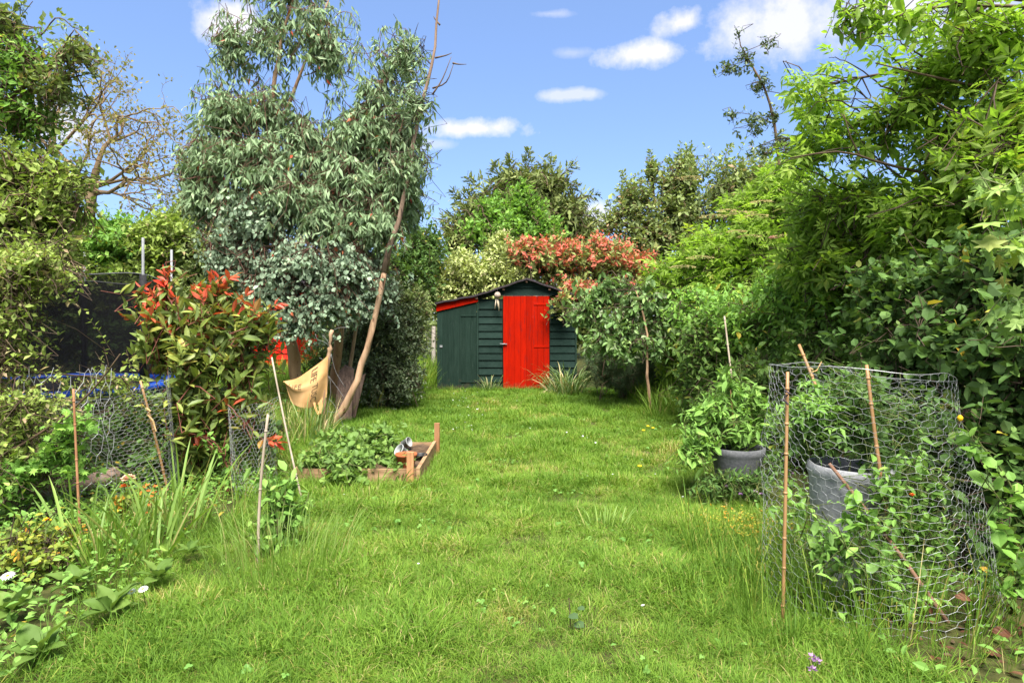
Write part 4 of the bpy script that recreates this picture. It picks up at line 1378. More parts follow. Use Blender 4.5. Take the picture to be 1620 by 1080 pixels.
plant('eucalyptus_tree', 'eucalyptus with the upright middle trunk, its dense hanging crown right of the sky gap', 'tree', eb2, M['euc_leaf'], M['twig_brown_red'],
      [B(600, 150, 9.0, 50, 60, .5, 90), B(625, 90, 9.0, 34, 50, .4, 40), B(570, 200, 8.9, 60, 60, .6, 240), B(630, 210, 8.9, 45, 60, .5, 200), B(560, 270, 8.7, 70, 50, .6, 260), B(625, 280, 8.8, 45, 50, .5, 210),
       B(520, 330, 8.5, 60, 46, .5, 230), B(590, 340, 8.6, 60, 40, .5, 230), B(640, 310, 8.9, 30, 40, .4, 90),
       B(470, 400, 8.3, 80, 36, .5, 230, mat=M['euc_young'], kind='round', size=.052), B(540, 400, 8.4, 60, 36, .5, 190, mat=M['euc_young'], kind='round', size=.052),
       B(430, 440, 8.3, 60, 34, .4, 170, mat=M['euc_young'], kind='round', size=.052), B(520, 460, 8.4, 80, 40, .5, 240, mat=M['euc_young'], kind='round', size=.05), B(590, 430, 8.6, 44, 44, .4, 140, mat=M['euc_young'], kind='round', size=.05), B(470, 490, 8.3, 60, 26, .4, 110, mat=M['euc_young'], kind='round', size=.05), B(390, 400, 8.4, 50, 40, .4, 120, mat=M['euc_young'], kind='round', size=.05)],
      'sickle', .108, 14, .42, .55, .25,
      [([eb2, P(532, 560, 9.3), P(537, 440, 9.2), P(545, 300, 9.1)], .075, .04, M['bark_euc']), ([P(540, 380, 9.2), P(580, 260, 9.0), P(605, 120, 9.0)], .035, .01, M['bark_euc']), ([P(547, 640, 9.3) * [1, 1, 0], P(552, 600, 9.2), P(562, 520, 9.2), P(570, 450, 9.1)], .03, .02, M['bark_pale'])],
      .05, ldroop=1.25, flat=.25, limb_r=.014, twig_r=.0028, stray=.3, odd=.012, connect=.7)
leaders(bpy.data.objects['eucalyptus_tree.001'], [([(610, 120), (620, 60), (640, 45), (655, 70)], 9.0), ([(600, 120), (575, 75), (570, 70), (560, 95)], 9.0), ([(640, 140), (665, 110), (675, 130)], 8.9), ([(640, 250), (668, 240), (676, 270)], 8.9), ([(630, 90), (650, 60), (662, 62)], 9.0), ([(560, 180), (535, 150), (525, 165)], 9.0), ([(600, 90), (602, 50), (612, 42)], 9.0)],
        M['euc_leaf'], 'sickle', .095, 95, .15, M['twig_red'], .006, hang=2.0, flat=.1, fwd=.3)
eb3 = P(515, 680, 8.3) * [1, 1, 0]
tr3 = [eb3, P(545, 645, 8.3), P(578, 560, 8.35), P(608, 430, 8.4), P(642, 300, 8.4), P(664, 175, 8.4), P(687, 80, 8.4), P(697, -30, 8.4)]
plant('eucalyptus_tree', 'leaning eucalyptus with a long bare trunk reaching out of the top of the picture', 'tree', eb3, M['euc_leaf'], M['twig'],
      [B(655, 150, 8.4, 22, 60, .3, 60), B(650, 250, 8.4, 22, 50, .3, 60), B(645, 80, 8.5, 30, 40, .3, 50)],
      'sickle', .1, 10, .38, .5, .2, [(tr3[:4], .050, .034, M['bark_pale']), (tr3[3:], .034, .010, M['bark_grey'])], .03, ldroop=.95, flat=.1, limb_r=.009, twig_r=.0026, connect=.8)
for pts in ([(684, 150), (700, 125), (714, 90)], [(684, 140), (706, 130), (718, 100)], [(688, 92), (705, 88), (715, 84)], [(716, 100), (726, 102), (738, 102)], [(696, 40), (688, 30), (686, 26)]):
    pp = smooth_path([P(a, b, 8.4) for a, b in pts], 7)
    MB().tube(pp, np.linspace(.012, .003, 7), 6).build('dead_twig', M['bark'], bpy.data.objects['eucalyptus_tree.002'], smooth=True)

# dark evergreen under the eucalyptus
plant('evergreen_shrub', 'dark small-leaved evergreen shrub between the eucalyptus trunks and the lawn', 'shrub', P(610, 640, 10.3) * [1, 1, 0], M['dark_leaf'], M['twig'],
      [B(600, 500, 10.3, 62, 50, .8, 650), B(640, 520, 10.3, 40, 60, .7, 450), B(590, 580, 10.2, 60, 46, .8, 550), B(640, 590, 10.1, 36, 44, .6, 330), B(560, 540, 10.6, 50, 60, .6, 330), B(655, 480, 10.5, 30, 36, .5, 200, mat=M['olive_leaf']), B(612, 460, 10.5, 40, 30, .5, 200), B(600, 625, 10.0, 50, 18, .5, 200), B(510, 570, 11, 40, 60, .6, 250, mat=M['hedge_leaf'])],
      'tiny', .05, 14, .3, .1, .35, (), .05, twig_r=.003, stray=.25, odd=.05, connect=.1)

# =================================================================== RIGHT OF THE SHED
ab = P(1031, 655, 9.6) * [1, 1, 0]
plant('fruit_tree', 'small fruit tree with broad glossy drooping leaves and a thin trunk on the lawn', 'tree', ab, M['apple_leaf'], M['twig'],
      [B(930, 490, 10.2, 34, 32, .35, 55), B(975, 445, 10.2, 38, 24, .35, 50), B(985, 500, 9.9, 48, 30, .4, 75), B(1010, 460, 9.9, 30, 34, .35, 45), B(1040, 470, 9.8, 30, 30, .3, 26), B(945, 460, 10.2, 26, 24, .3, 30), B(985, 540, 9.8, 44, 24, .3, 50), B(950, 530, 10.0, 34, 24, .3, 36), B(1050, 500, 9.8, 30, 30, .3, 36), B(1035, 540, 9.6, 20, 16, .2, 12)],
      'oval', .10, 9, .32, .35, .35, [([ab, P(1024, 590, 9.6), P(1022, 520, 9.7), P(1005, 460, 9.8)], .022, .012, M['bark_pale'])], .02, ldroop=.7, flat=.5, odd=.08, single=250, twig_r=.0035, limb_r=.008)
plant('pine_shrub', 'low dark green pine with long soft needles behind the thin fruit tree', 'shrub', P(985, 618, 11.4) * [1, 1, 0], M['pine_leaf'], M['bark'],
      [B(965, 565, 11.4, 46, 34, .5, 130), B(1020, 570, 11.3, 42, 36, .5, 130), B(990, 595, 11.2, 60, 24, .5, 130), B(1055, 590, 11.2, 30, 30, .4, 80), B(1035, 530, 11.4, 36, 36, .4, 90)],
      'needle', .13, 26, .3, .0, .5, (), .04, ldroop=-.1, flat=.1, twig_r=.007)
blade_plant('lily_clump', 'arching strap-leaved clump with dry tips beside the red door', 'plant', P(897, 622, 12.0) * [1, 1, 0], M['lily_leaf'], 240, .66, .016, 1.5, .34, .55, dry=.14, tmean=.3)
blade_plant('lily_clump', 'small tuft of strap leaves at the foot of the green boards between the doors', 'plant', P(776, 621, 12.3) * [1, 1, 0], M['lily_leaf'], 44, .40, .014, .8, .13, .4, dry=.12)

# =================================================================== RIGHT HEDGE
plant('hedge_shrub', 'leafy shrub in the middle of the right hedge behind the potted tomato', 'shrub', (3.9, 7.2, 0), M['mid_leaf'], M['twig'],
      [B(1180, 500, 7.6, 80, 60, .6, 260, mat=M['bright_leaf']), B(1120, 540, 8.0, 60, 60, .6, 220), B(1220, 590, 7.0, 80, 60, .6, 240), B(1150, 620, 7.4, 60, 50, .5, 190), B(1260, 470, 7.0, 80, 70, .7, 260, mat=M['bright_leaf']),
       B(1300, 560, 6.4, 80, 70, .6, 230), B(1330, 460, 6.4, 80, 70, .6, 220, mat=M['bright_leaf']), B(1280, 680, 6.2, 90, 60, .5, 180), B(1110, 600, 8.2, 50, 60, .5, 170), B(1100, 480, 8.6, 50, 40, .5, 160, mat=M['bright_leaf'])],
      'oval', .072, 11, .34, .15, .4, (), .05, twig_r=.0024, stray=.35, odd=.02, single=150)
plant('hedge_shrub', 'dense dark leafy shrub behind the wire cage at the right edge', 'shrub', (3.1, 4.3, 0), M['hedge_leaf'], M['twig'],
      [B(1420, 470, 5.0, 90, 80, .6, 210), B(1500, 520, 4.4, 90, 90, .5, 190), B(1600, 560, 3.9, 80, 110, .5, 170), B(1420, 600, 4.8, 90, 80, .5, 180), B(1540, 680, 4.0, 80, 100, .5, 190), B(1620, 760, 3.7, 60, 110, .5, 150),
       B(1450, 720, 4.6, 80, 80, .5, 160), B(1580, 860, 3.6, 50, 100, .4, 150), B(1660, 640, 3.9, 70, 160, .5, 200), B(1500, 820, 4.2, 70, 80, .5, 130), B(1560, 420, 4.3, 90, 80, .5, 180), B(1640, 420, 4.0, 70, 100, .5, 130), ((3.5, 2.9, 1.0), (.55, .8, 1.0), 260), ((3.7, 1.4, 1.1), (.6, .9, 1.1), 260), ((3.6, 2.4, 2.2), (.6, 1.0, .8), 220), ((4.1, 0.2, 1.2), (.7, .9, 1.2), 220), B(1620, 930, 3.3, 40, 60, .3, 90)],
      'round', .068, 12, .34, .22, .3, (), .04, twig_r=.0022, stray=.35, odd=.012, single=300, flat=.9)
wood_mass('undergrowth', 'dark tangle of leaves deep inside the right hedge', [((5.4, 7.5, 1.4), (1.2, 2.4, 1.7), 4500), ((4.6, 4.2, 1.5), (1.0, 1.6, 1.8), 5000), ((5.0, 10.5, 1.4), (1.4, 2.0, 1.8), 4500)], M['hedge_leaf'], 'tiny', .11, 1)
plant('elder_shrub', 'elder bush with flat cream flower heads right of the coral photinia', 'shrub', (3.2, 9.8, 0), M['elder_leaf'], M['twig'],
      [B(1110, 400, 9.8, 60, 50, .7, 150), B(1180, 370, 9.6, 60, 50, .7, 150), B(1230, 330, 9.6, 60, 60, .7, 150), B(1060, 440, 10.2, 40, 50, .5, 110), B(1140, 460, 9.4, 70, 50, .6, 150), B(1220, 420, 9.2, 70, 60, .6, 150), B(1185, 318, 9.8, 44, 34, .4, 70), B(1245, 290, 9.5, 50, 40, .5, 90), B(1065, 500, 10.4, 36, 50, .5, 90), B(1080, 560, 10.4, 40, 50, .5, 90)],
      'elder', .19, 7, .45, .2, .4, (), .05, twig_r=.004, stray=.25, odd=.05, ldroop=.25)
eh = bpy.data.objects['elder_shrub']
for q, (px, py) in enumerate([(1195, 340), (1175, 335), (1150, 332), (1165, 365), (1205, 318), (1090, 280), (1128, 340), (1185, 372), (1240, 372), (1108, 405), (1080, 420)]):
    c = P(px, py, 8.75 + .05 * (q % 3))
    n = 160
    a = rng.random(n) * 6.283
    r = (.11 + .06 * rng.random()) * np.sqrt(rng.random(n))
    pos = c + np.stack([r * np.cos(a), r * np.sin(a), .012 * rng.random(n) - r * .2], 1)
    V, Fc, T = leaves_mesh(pos, norm(np.stack([np.cos(a), np.sin(a), .2 + 0 * a], 1)), np.array([0, 0, 1.0]) + rng.normal(size=(n, 3)) * .3, np.full(n, .028), rng.random(n) * .7, 'tiny')
    mk('flower_head', V, Fc, M['cream_flower'], eh, tint=T)
# tall hawthorn spire over the hedge
sb = P(1245, 640, 9.6) * [1, 1, 0]
sp = [sb, P(1245, 400, 9.6), P(1232, 260, 9.6), P(1222, 180, 9.6), P(1200, 120, 9.6), P(1178, 85, 9.6), P(1170, 62, 9.6)]
plant('hawthorn_sapling', 'thin straggly sapling shooting high above the elder against the sky', 'tree', sb, M['dark_leaf'], M['twig'],
      [B(1205, 130, 9.6, 14, 26, .15, 20), B(1180, 90, 9.6, 18, 24, .15, 18), B(1150, 105, 9.6, 18, 9, .12, 12), B(1215, 66, 9.6, 13, 7, .1, 8), B(1222, 180, 9.6, 12, 22, .12, 14), B(1190, 195, 9.6, 30, 18, .2, 22), B(1160, 178, 9.6, 14, 6, .1, 8), B(1238, 225, 9.6, 20, 22, .2, 24), B(1205, 235, 9.6, 22, 16, .2, 16), B(1236, 300, 9.6, 26, 40, .25, 34), B(1170, 52, 9.6, 4, 10, .04, 4)],
      'tiny', .06, 9, .2, .05, .4, [(sp, .03, .006, M['bark'])], .02, twig_r=.003, limb_r=.006, stray=.3, sub=2)
plant('elder_tree', 'large elder with long-fingered bright leaves overhanging from the upper right', 'tree', (4.6, 6.0, 0), M['elder_leaf'], M['twig'],
      [B(1340, 205, 5.6, 46, 26, .2, 12), B(1400, 175, 5.4, 56, 30, .25, 18), B(1470, 120, 5.2, 56, 40, .3, 36), B(1540, 70, 5.0, 66, 40, .3, 36), B(1500, 215, 5.2, 76, 40, .3, 40), B(1600, 150, 4.8, 70, 60, .35, 50),
       B(1310, 320, 6.2, 60, 40, .5, 80), B(1390, 320, 5.8, 80, 50, .5, 100), B(1300, 400, 6.4, 80, 50, .5, 130), B(1480, 330, 5.2, 90, 56, .45, 110), B(1580, 260, 4.8, 80, 80, .5, 150), B(1400, 400, 5.8, 80, 50, .5, 130), B(1600, 30, 4.8, 60, 30, .3, 22),
       B(1295, 140, 5.8, 22, 20, .2, 14), B(1280, 220, 6.0, 28, 30, .3, 24)],
      'elder', .18, 7, .42, .15, .35, [([(4.6, 6.0, 0), (4.1, 5.8, 1.4), (3.6, 5.6, 2.4), (3.2, 5.4, 3.3)], .06)], .05, twig_r=.004, stray=.25, odd=.06, ldroop=.3, single=300, limb_r=.014)
# long bare boughs of the elder
eo = bpy.data.objects['elder_tree']
bb = MB()
for pts, Y, r in (([(1640, 325), (1560, 285), (1470, 275), (1395, 258), (1330, 240), (1250, 250)], 5.2, .016), ([(1640, 150), (1540, 135), (1460, 118), (1385, 100)], 4.9, .013), ([(1620, 0), (1560, -2), (1450, 18), (1360, 38)], 4.6, .014),
                  ([(1600, 360), (1500, 320), (1400, 262), (1330, 180)], 5.4, .012), ([(1540, 20), (1570, 0), (1590, -40)], 4.7, .03), ([(1480, 300), (1460, 270), (1445, 210)], 5.2, .008), ([(1360, 246), (1345, 215), (1335, 180)], 5.3, .008)):
    pp = smooth_path([P(a, b, Y) for a, b in pts], 12)
    bb.tube(pp, np.linspace(r, r * .35, 12), 6)
bb.build('bough', M['bark'], eo, smooth=True)
leaders(eo, [([(1400, 180), (1340, 130), (1290, 118), (1262, 122)], 5.4), ([(1380, 190), (1330, 160), (1290, 165), (1275, 185)], 5.5), ([(1440, 120), (1400, 80), (1370, 70)], 5.2), ([(1400, 230), (1320, 235), (1262, 250), (1228, 262)], 5.4), ([(1480, 70), (1450, 50), (1410, 52)], 5.1), ([(1350, 330), (1290, 300), (1250, 280)], 6.0), ([(1540, 40), (1500, 20), (1460, 22)], 4.9), ([(1390, 210), (1330, 190), (1290, 190), (1268, 205)], 5.6), ([(1420, 150), (1370, 118), (1330, 95), (1312, 92)], 5.3), ([(1340, 300), (1280, 270), (1236, 268), (1210, 280)], 5.8), ([(1460, 90), (1420, 62), (1385, 58)], 5.0)],
        M['elder_leaf'], 'elder', .19, 26, .12, M['twig'], .007, flat=.9)
# spray hanging in from the top right
plant('overhanging_branch', 'leafy branch hanging in from the top edge above the elder', 'branch', P(1640, 12, 4.6), M['elder_leaf'], M['twig'],
      [B(1335, 18, 4.6, 26, 16, .15, 12), B(1370, 40, 4.6, 30, 10, .15, 10), B(1430, 30, 4.6, 30, 20, .2, 12), B(1390, 5, 4.6, 40, 16, .2, 14), B(1520, 5, 4.6, 60, 24, .3, 24)],
      'oval', .075, 7, .24, .2, .1, [([P(1640, 12, 4.6), P(1500, 10, 4.6), P(1400, 30, 4.6), P(1330, 45, 4.6)], .011, .003)], .01, twig_r=.0025, limb_r=.004, ldroop=.3, single=80, sub=2)
plant('maple_shoot', 'shoot of broad lobed leaves hanging at the right edge of the picture', 'branch', P(1660, 300, 2.7), M['maple_leaf'], M['twig_green'],
      [B(1590, 300, 2.7, 30, 20, .12, 7), B(1600, 380, 2.7, 22, 30, .12, 6), B(1610, 470, 2.7, 22, 40, .12, 8), B(1560, 285, 2.8, 18, 14, .1, 3)],
      'lobed', .085, 4, .16, .3, .0, [([P(1660, 300, 2.7), P(1620, 290, 2.7), P(1570, 280, 2.7)], .006, .002), ([P(1660, 330, 2.7), P(1625, 400, 2.7), P(1620, 490, 2.7)], .005, .002)], .006, twig_r=.0018, limb_r=.003, ldroop=.7, flat=.3, single=100, odd=.12, sub=1)
# honeysuckle shoot low at the right
plant('honeysuckle_shoot', 'pale arching shoot with paired round leaves and a yellow bud right of the cage', 'plant', P(1640, 880, 2.9), M['bright_leaf'], M['twig_green'],
      [B(1540, 695, 2.9, 14, 20, .06, 3), B(1570, 740, 2.9, 18, 20, .06, 3), B(1600, 780, 2.9, 18, 24, .06, 4), B(1580, 810, 2.9, 16, 18, .06, 3), B(1610, 860, 2.9, 16, 34, .06, 6), B(1605, 920, 2.9, 20, 30, .06, 6)],
      'round', .05, 5, .13, .1, .2, [([P(1660, 900, 2.9), P(1600, 770, 2.9), P(1550, 700, 2.9), P(1520, 668, 2.9)], .005, .002), ([P(1660, 860, 2.9), P(1600, 810, 2.9), P(1550, 750, 2.9)], .004, .002)], .005, twig_r=.0015, limb_r=.0025, single=150, sub=1)
hs_ = bpy.data.objects['honeysuckle_shoot']
MB().lathe(P(1519, 662, 2.9), [(.002, -.012), (.010, -.004), (.012, .006), (.006, .014), (.001, .016)], 8).build('bud', M['yellow_flower'], hs_, smooth=True)
# pink rose among the hedge
def rose(name, label, c, r, mat, stem_to, n=16):
    t = thing(name, label, 'flower', c)
    for i in range(n):
        a = i * 2.4
        k = .25 + .75 * i / n
        d = np.array([math.cos(a) * k, math.sin(a) * k, 1.1 - k])
        V0, f0 = shape('round')
        x, y, z = frames(norm(d)[None], (np.array([-math.cos(a), -math.sin(a), .8]))[None])
        s = r * (.6 + .5 * k)
        V = c + (x[0] * V0[:, :1] * 1.3 + y[0] * V0[:, 1:2] + z[0] * V0[:, 2:3]) * s
        mk('petal', V, f0, mat, t, tint=np.full(len(V), random.uniform(.1, .75)))
    MB().tube([c, (c + stem_to) / 2 + rng.normal(size=3) * .02, stem_to], .003, 5).build('stem', M['twig_green'], t)
    return t


rose('rose', 'single pink rose high in the right hedge', P(1222, 378, 9.0), .07, M['pink_petal'], P(1235, 420, 9.2), 12)

# =================================================================== PHOTINIA IN FRONT
pb = P(318, 765, 5.6) * [1, 1, 0]
plant('photinia_bush', 'photinia bush with glossy leaves and scarlet new tips in front of the trampoline', 'shrub', pb, M['photinia_leaf'], M['twig_red'],
      [B(270, 495, 5.5, 52, 30, .28, 24, tip=.5), B(340, 488, 5.5, 48, 28, .28, 24, tip=.5), B(400, 510, 5.5, 42, 32, .28, 24, tip=.45), B(250, 535, 5.5, 40, 36, .3, 26, tip=.12), B(320, 550, 5.4, 56, 42, .3, 38, tip=.08), B(388, 570, 5.5, 42, 40, .3, 28, tip=.12), B(410, 515, 5.5, 16, 22, .15, 5, tip=.8),
       B(300, 620, 5.4, 40, 40, .25, 34, tip=.05), B(350, 640, 5.5, 44, 44, .25, 34, tip=.1), B(310, 700, 5.5, 34, 44, .22, 30, tip=.1), B(390, 640, 5.5, 34, 34, .2, 20, tip=.3), B(262, 440, 5.5, 8, 24, .06, 4, tip=1.0), B(240, 470, 5.5, 20, 20, .1, 8, tip=1.0), B(350, 450, 5.5, 22, 22, .12, 8, tip=1.0)],
      'ellip', .112, 12, .30, .0, .75, [([pb, P(322, 690, 5.6), P(318, 600, 5.55), P(310, 530, 5.5)], .026), ([pb + (.03, 0, 0), P(345, 660, 5.55), P(380, 560, 5.5)], .02), ([P(316, 640, 5.55), P(285, 560, 5.5), P(262, 490, 5.5)], .014)],
      .02, ldroop=-.12, flat=.8, single=300, tip_n=4, twig_r=.0035, limb_r=.007, var=.22, tmean=.42)

leaders(bpy.data.objects['photinia_bush'], [([(265, 520), (262, 460), (264, 424)], 5.5), ([(250, 520), (236, 480), (222, 456)], 5.5), ([(300, 510), (300, 470), (306, 452)], 5.45), ([(340, 510), (346, 470), (350, 440)], 5.5), ([(240, 530), (215, 505), (198, 500)], 5.5), ([(370, 520), (384, 480), (392, 462)], 5.5),
         ([(410, 520), (424, 490), (440, 478)], 5.5), ([(325, 520), (318, 490), (322, 470)], 5.3), ([(285, 520), (280, 488), (276, 468)], 5.3), ([(380, 530), (400, 500), (404, 486)], 5.35), ([(360, 640), (410, 690), (440, 700)], 5.2)],
        M['photinia_leaf'], 'ellip', .115, 42, .03, M['twig_red'], .006, fwd=1.1, red=.55)

# =================================================================== CHICKEN WIRE CAGE WITH POT
def cage():
    cx, cy = 1.71, 3.32
    t = thing('wire_cage', 'round chicken wire cage on bamboo canes around a grey pot at the right', 'cage', (cx, cy, 0))
    H = 1.11

    def surf(uv):
        u, v = uv[:, 0] % 1.0, uv[:, 1]
        a = u * 2 * math.pi
        rx = .395 + .085 * (1 - v) ** 1.3 + .018 * np.sin(3 * a + 1) + .012 * np.sin(7 * a + 4 * v)
        ry = .42 + .03 * (1 - v) + .015 * np.sin(4 * a + 2 * v)
        x = cx + rx * np.cos(a) + .15 * (1 - v) ** 1.2 * np.clip(np.cos(a), 0, 1) - .03 * v ** 2 + .022 * np.sin(5 * a + 6 * v) * np.sin(3.1 * v)
        y = cy + ry * np.sin(a) + .022 * np.sin(4 * a - 5 * v) * np.sin(3.1 * v)
        z = .02 + v * H * (1 + .012 * np.sin(2 * a)) - .10 * np.clip(np.cos(a - .5), 0, 1) ** 2 * v ** 3 + .006 * np.sin(5 * a) * v ** 2
        x = x + .006 * np.sin(31 * u + 17 * v)
        return np.stack([x, y, z], 1)
    V, Fc = chicken_wire(surf, 78, 34, .00062, True)
    mk('mesh', V, Fc, M['wire'], t)
    ring = surf(np.stack([np.linspace(0, 1, 70), np.ones(70)], 1))
    MB().tube(ring, .0013, 5, False).build('top_wire', M['wire'], t)
    c1 = P(1246, 588, 3.0)
    stick_thing('cane', None, None, (1.18, 2.98, -.02), c1, .0085, M['cane'], nodes=7, parent=t)
    MB().tube([P(1242, 618, 2.985), P(1249, 622, 2.97), P(1244, 626, 2.985), P(1240, 632, 2.98), P(1247, 640, 2.975)], .005, 6).build('tie', M['dark_tie'], t)
    stick_thing('cane', None, None, P(1408, 840, 3.2), P(1371, 577, 3.32), .0095, M['cane'], nodes=5, parent=t)
    stick_thing('cane', None, None, P(1345, 760, 3.7), P(1264, 545, 3.95), .010, M['cane'], nodes=5, parent=t)
    MB().tube([P(1278, 580, 3.9), P(1286, 584, 3.88), P(1280, 590, 3.9), P(1292, 586, 3.9), P(1300, 572, 3.9)], .004, 5).build('tie', M['twine'], t)


cage()
stick_thing('stick', 'brown stick leaning diagonally inside the wire cage', 'stick', P(1500, 985, 2.98), P(1312, 733, 3.35), .010, M['stick'], bend=.02)


def pot(name, label, c, r, h, mat, tilt=0.0, taper=.72, soil=True):
    t = thing(name, label, 'pot', c)
    prof = [(r * taper * .98, 0.0), (r * taper, .01), (r * .95, h - .07), (r * .965, h - .06), (r, h - .045), (r, h - .004), (r - .006, h), (r - .022, h - .002), (r - .026, h - .03), (r * .86, h - .1)]
    o = MB().lathe(c, prof, 36).build('body', mat, t, smooth=True)
    if soil:
        MB().lathe(c, [(.001, h - .055), (r * .5, h - .06), (r * .9, h - .07)], 24).build('soil', M['soil'], t, smooth=True)
    t.rotation_euler = (0, R(tilt), 0)
    return t


pot('plant_pot', 'large speckled grey pot standing inside the chicken wire cage', np.array([(1337 - 810) / F * 3.5, 3.5, 0]), .205, .61, M['grey_pot'], 2.5)
pot('plant_pot', 'grey pot with bushy plants beside the lawn, behind the wire cage', np.array([(1167 - 810) / F * 5.3, 5.3, 0]), .205, .36, M['dark_pot'])
plant('potted_plant', 'tall bushy tomato plant growing from the pot in the wire cage', 'plant', (1.72, 3.5, .5), M['hedge_leaf'], M['twig_green'],
      [B(1300, 640, 3.55, 50, 36, .18, 34, mat=M['weed_leaf']), B(1360, 650, 3.5, 50, 50, .2, 30), B(1290, 668, 3.6, 50, 30, .2, 26), B(1400, 700, 3.6, 50, 50, .2, 26), B(1340, 600, 3.6, 50, 26, .15, 16), B(1440, 640, 3.6, 36, 40, .15, 14)],
      'elder', .095, 6, .2, .25, .3, (), .008, twig_r=.002, limb_r=.004, ldroop=.35, single=140, connect=.8)
plant('cage_weeds', 'tangle of leafy weeds filling the lower half of the wire cage', 'plant', (1.7, 3.3, 0), M['weed_leaf'], M['twig_green'],
      [B(1420, 800, 3.2, 50, 36, .2, 24), B(1450, 760, 3.3, 50, 60, .2, 28), B(1300, 850, 3.1, 44, 30, .15, 14), B(1380, 860, 3.1, 60, 50, .2, 30), B(1470, 850, 3.2, 50, 60, .2, 30), B(1430, 930, 3.1, 60, 30, .2, 22), B(1255, 800, 3.4, 26, 30, .12, 8), B(1370, 810, 2.98, 34, 30, .12, 16, mat=M['bright_leaf']), B(1330, 860, 3.0, 50, 30, .15, 18), B(1400, 750, 3.2, 34, 26, .12, 12)],
      'oval', .048, 8, .2, .12, .3, (), .005, twig_r=.0018, limb_r=.003, single=180, connect=.8)
plant('pot_plant', 'sprawling mixed plants spilling out of the grey pot by the lawn', 'plant', np.array([(1167 - 810) / F * 5.3, 5.3, .33]), M['weed_leaf'], M['twig_green'],
      [B(1130, 650, 5.3, 50, 34, .25, 50), B(1170, 670, 5.3, 44, 30, .25, 46), B(1105, 680, 5.2, 36, 34, .2, 40), B(1185, 620, 5.4, 30, 36, .2, 24), B(1150, 600, 5.4, 24, 40, .2, 16), B(1100, 715, 5.1, 26, 26, .18, 22), B(1200, 660, 5.4, 30, 40, .2, 24)],
      'lance', .075, 9, .22, .2, .3, (), .006, twig_r=.0018, limb_r=.003, single=150, connect=.8, ldroop=.2)
stick_thing('cane', 'tall thin cane leaning up from the grey pot by the lawn', 'cane', P(1170, 690, 5.4), P(1146, 500, 5.5), .008, M['cane_grey'], nodes=5)
stick_thing('cane', 'short pale split cane in the grey pot by the lawn', 'cane', P(1162, 680, 5.3), P(1156, 616, 5.3), .007, M['cane'], nodes=2)
plant('pot_weeds', 'low flowering weeds in front of the grey pot by the lawn', 'plant', P(1170, 790, 5.0) * [1, 1, 0], M['hedge_leaf'], M['twig_green'],
      [B(1150, 760, 5.0, 34, 22, .14, 44), B(1195, 760, 5.0, 34, 24, .14, 46), B(1120, 772, 4.95, 24, 18, .12, 22), B(1222, 735, 5.1, 16, 30, .14, 22)],
      'lance', .05, 9, .15, .1, .4, (), .005, twig_r=.0016, limb_r=.003, connect=.7)
# small lilac flowers at the foot of the pot
for q, (px, py) in enumerate([(1160, 742), (1185, 752), (1195, 778), (1172, 782), (1204, 782), (1190, 735), (1150, 770), (1285, 1040), (1285, 1060), (1293, 1046), (1255, 750)]):
    Y = EYE * F / (py + 30 - HY)
    c = P(px, py, Y)
    big = py > 1000
    lab = {(1285, 1040): 'purple flower head in the grass at bottom right, the upper left one', (1285, 1060): 'purple flower head in the grass at bottom right, the lowest one', (1293, 1046): 'purple flower head in the grass at bottom right, the right one', (1255, 750): 'lilac wildflower nearest the wire cage, apart from the others by the pot'}.get((px, py), 'small lilac wildflower below the grey pot by the lawn')
    t = thing('wildflower', lab, 'flower', (c[0], c[1], 0), 'purple wildflowers at bottom right' if big else 'lilac wildflowers below the pot')
    n = 14
    d = rdir(n)
    d[:, 2] = np.abs(d[:, 2])
    V, Fc, T = leaves_mesh(np.repeat(c[None], n, 0) + d * .006, d, rdir(n), np.full(n, .016 if big else .013), rng.random(n) * .75, 'tiny')
    mk('petals', V, Fc, M['purple_petal'], t, tint=T)
    MB().tube([(c[0], c[1], 0), c], .0015, 4).build('stem', M['twig_green'], t)

# =================================================================== LEFT WIRE NETTING AND CANES
def net_panel(name, label, pts, zt, nu, nv, rad, mat, ragged=False, z0=.0):
    pts = np.array(pts, float)
    k = len(pts) - 1

    def surf(uv):
        u, v = np.clip(uv[:, 0], 0, 1), uv[:, 1]
        q = u * k
        i = np.clip(q.astype(int), 0, k - 1)
        f = (q - i)[:, None]
        p = pts[i] * (1 - f) + pts[i + 1] * f
        top = zt[0] + (zt[1] - zt[0]) * u
        z = z0 + (top - z0) * v
        bl = .03 * np.sin(9 * u + 3 * v) + .012 * np.sin(27 * u + 11 * v)
        return np.stack([p[:, 0] + bl * .5, p[:, 1] + bl, z + .015 * np.sin(13 * u) * v], 1)
    kp = None
    if ragged:
        kp = lambda m_: m_[:, 1] < .86 + .14 * vnoise(m_[:, 0] * 9, m_[:, 0] * 0, 1.0, 9)
    V, Fc = chicken_wire(surf, nu, nv, rad, keep=kp)
    o = mk(name, V, Fc, mat, base=(pts[0][0], pts[0][1], 0))
    return tag(o, label, 'netting')


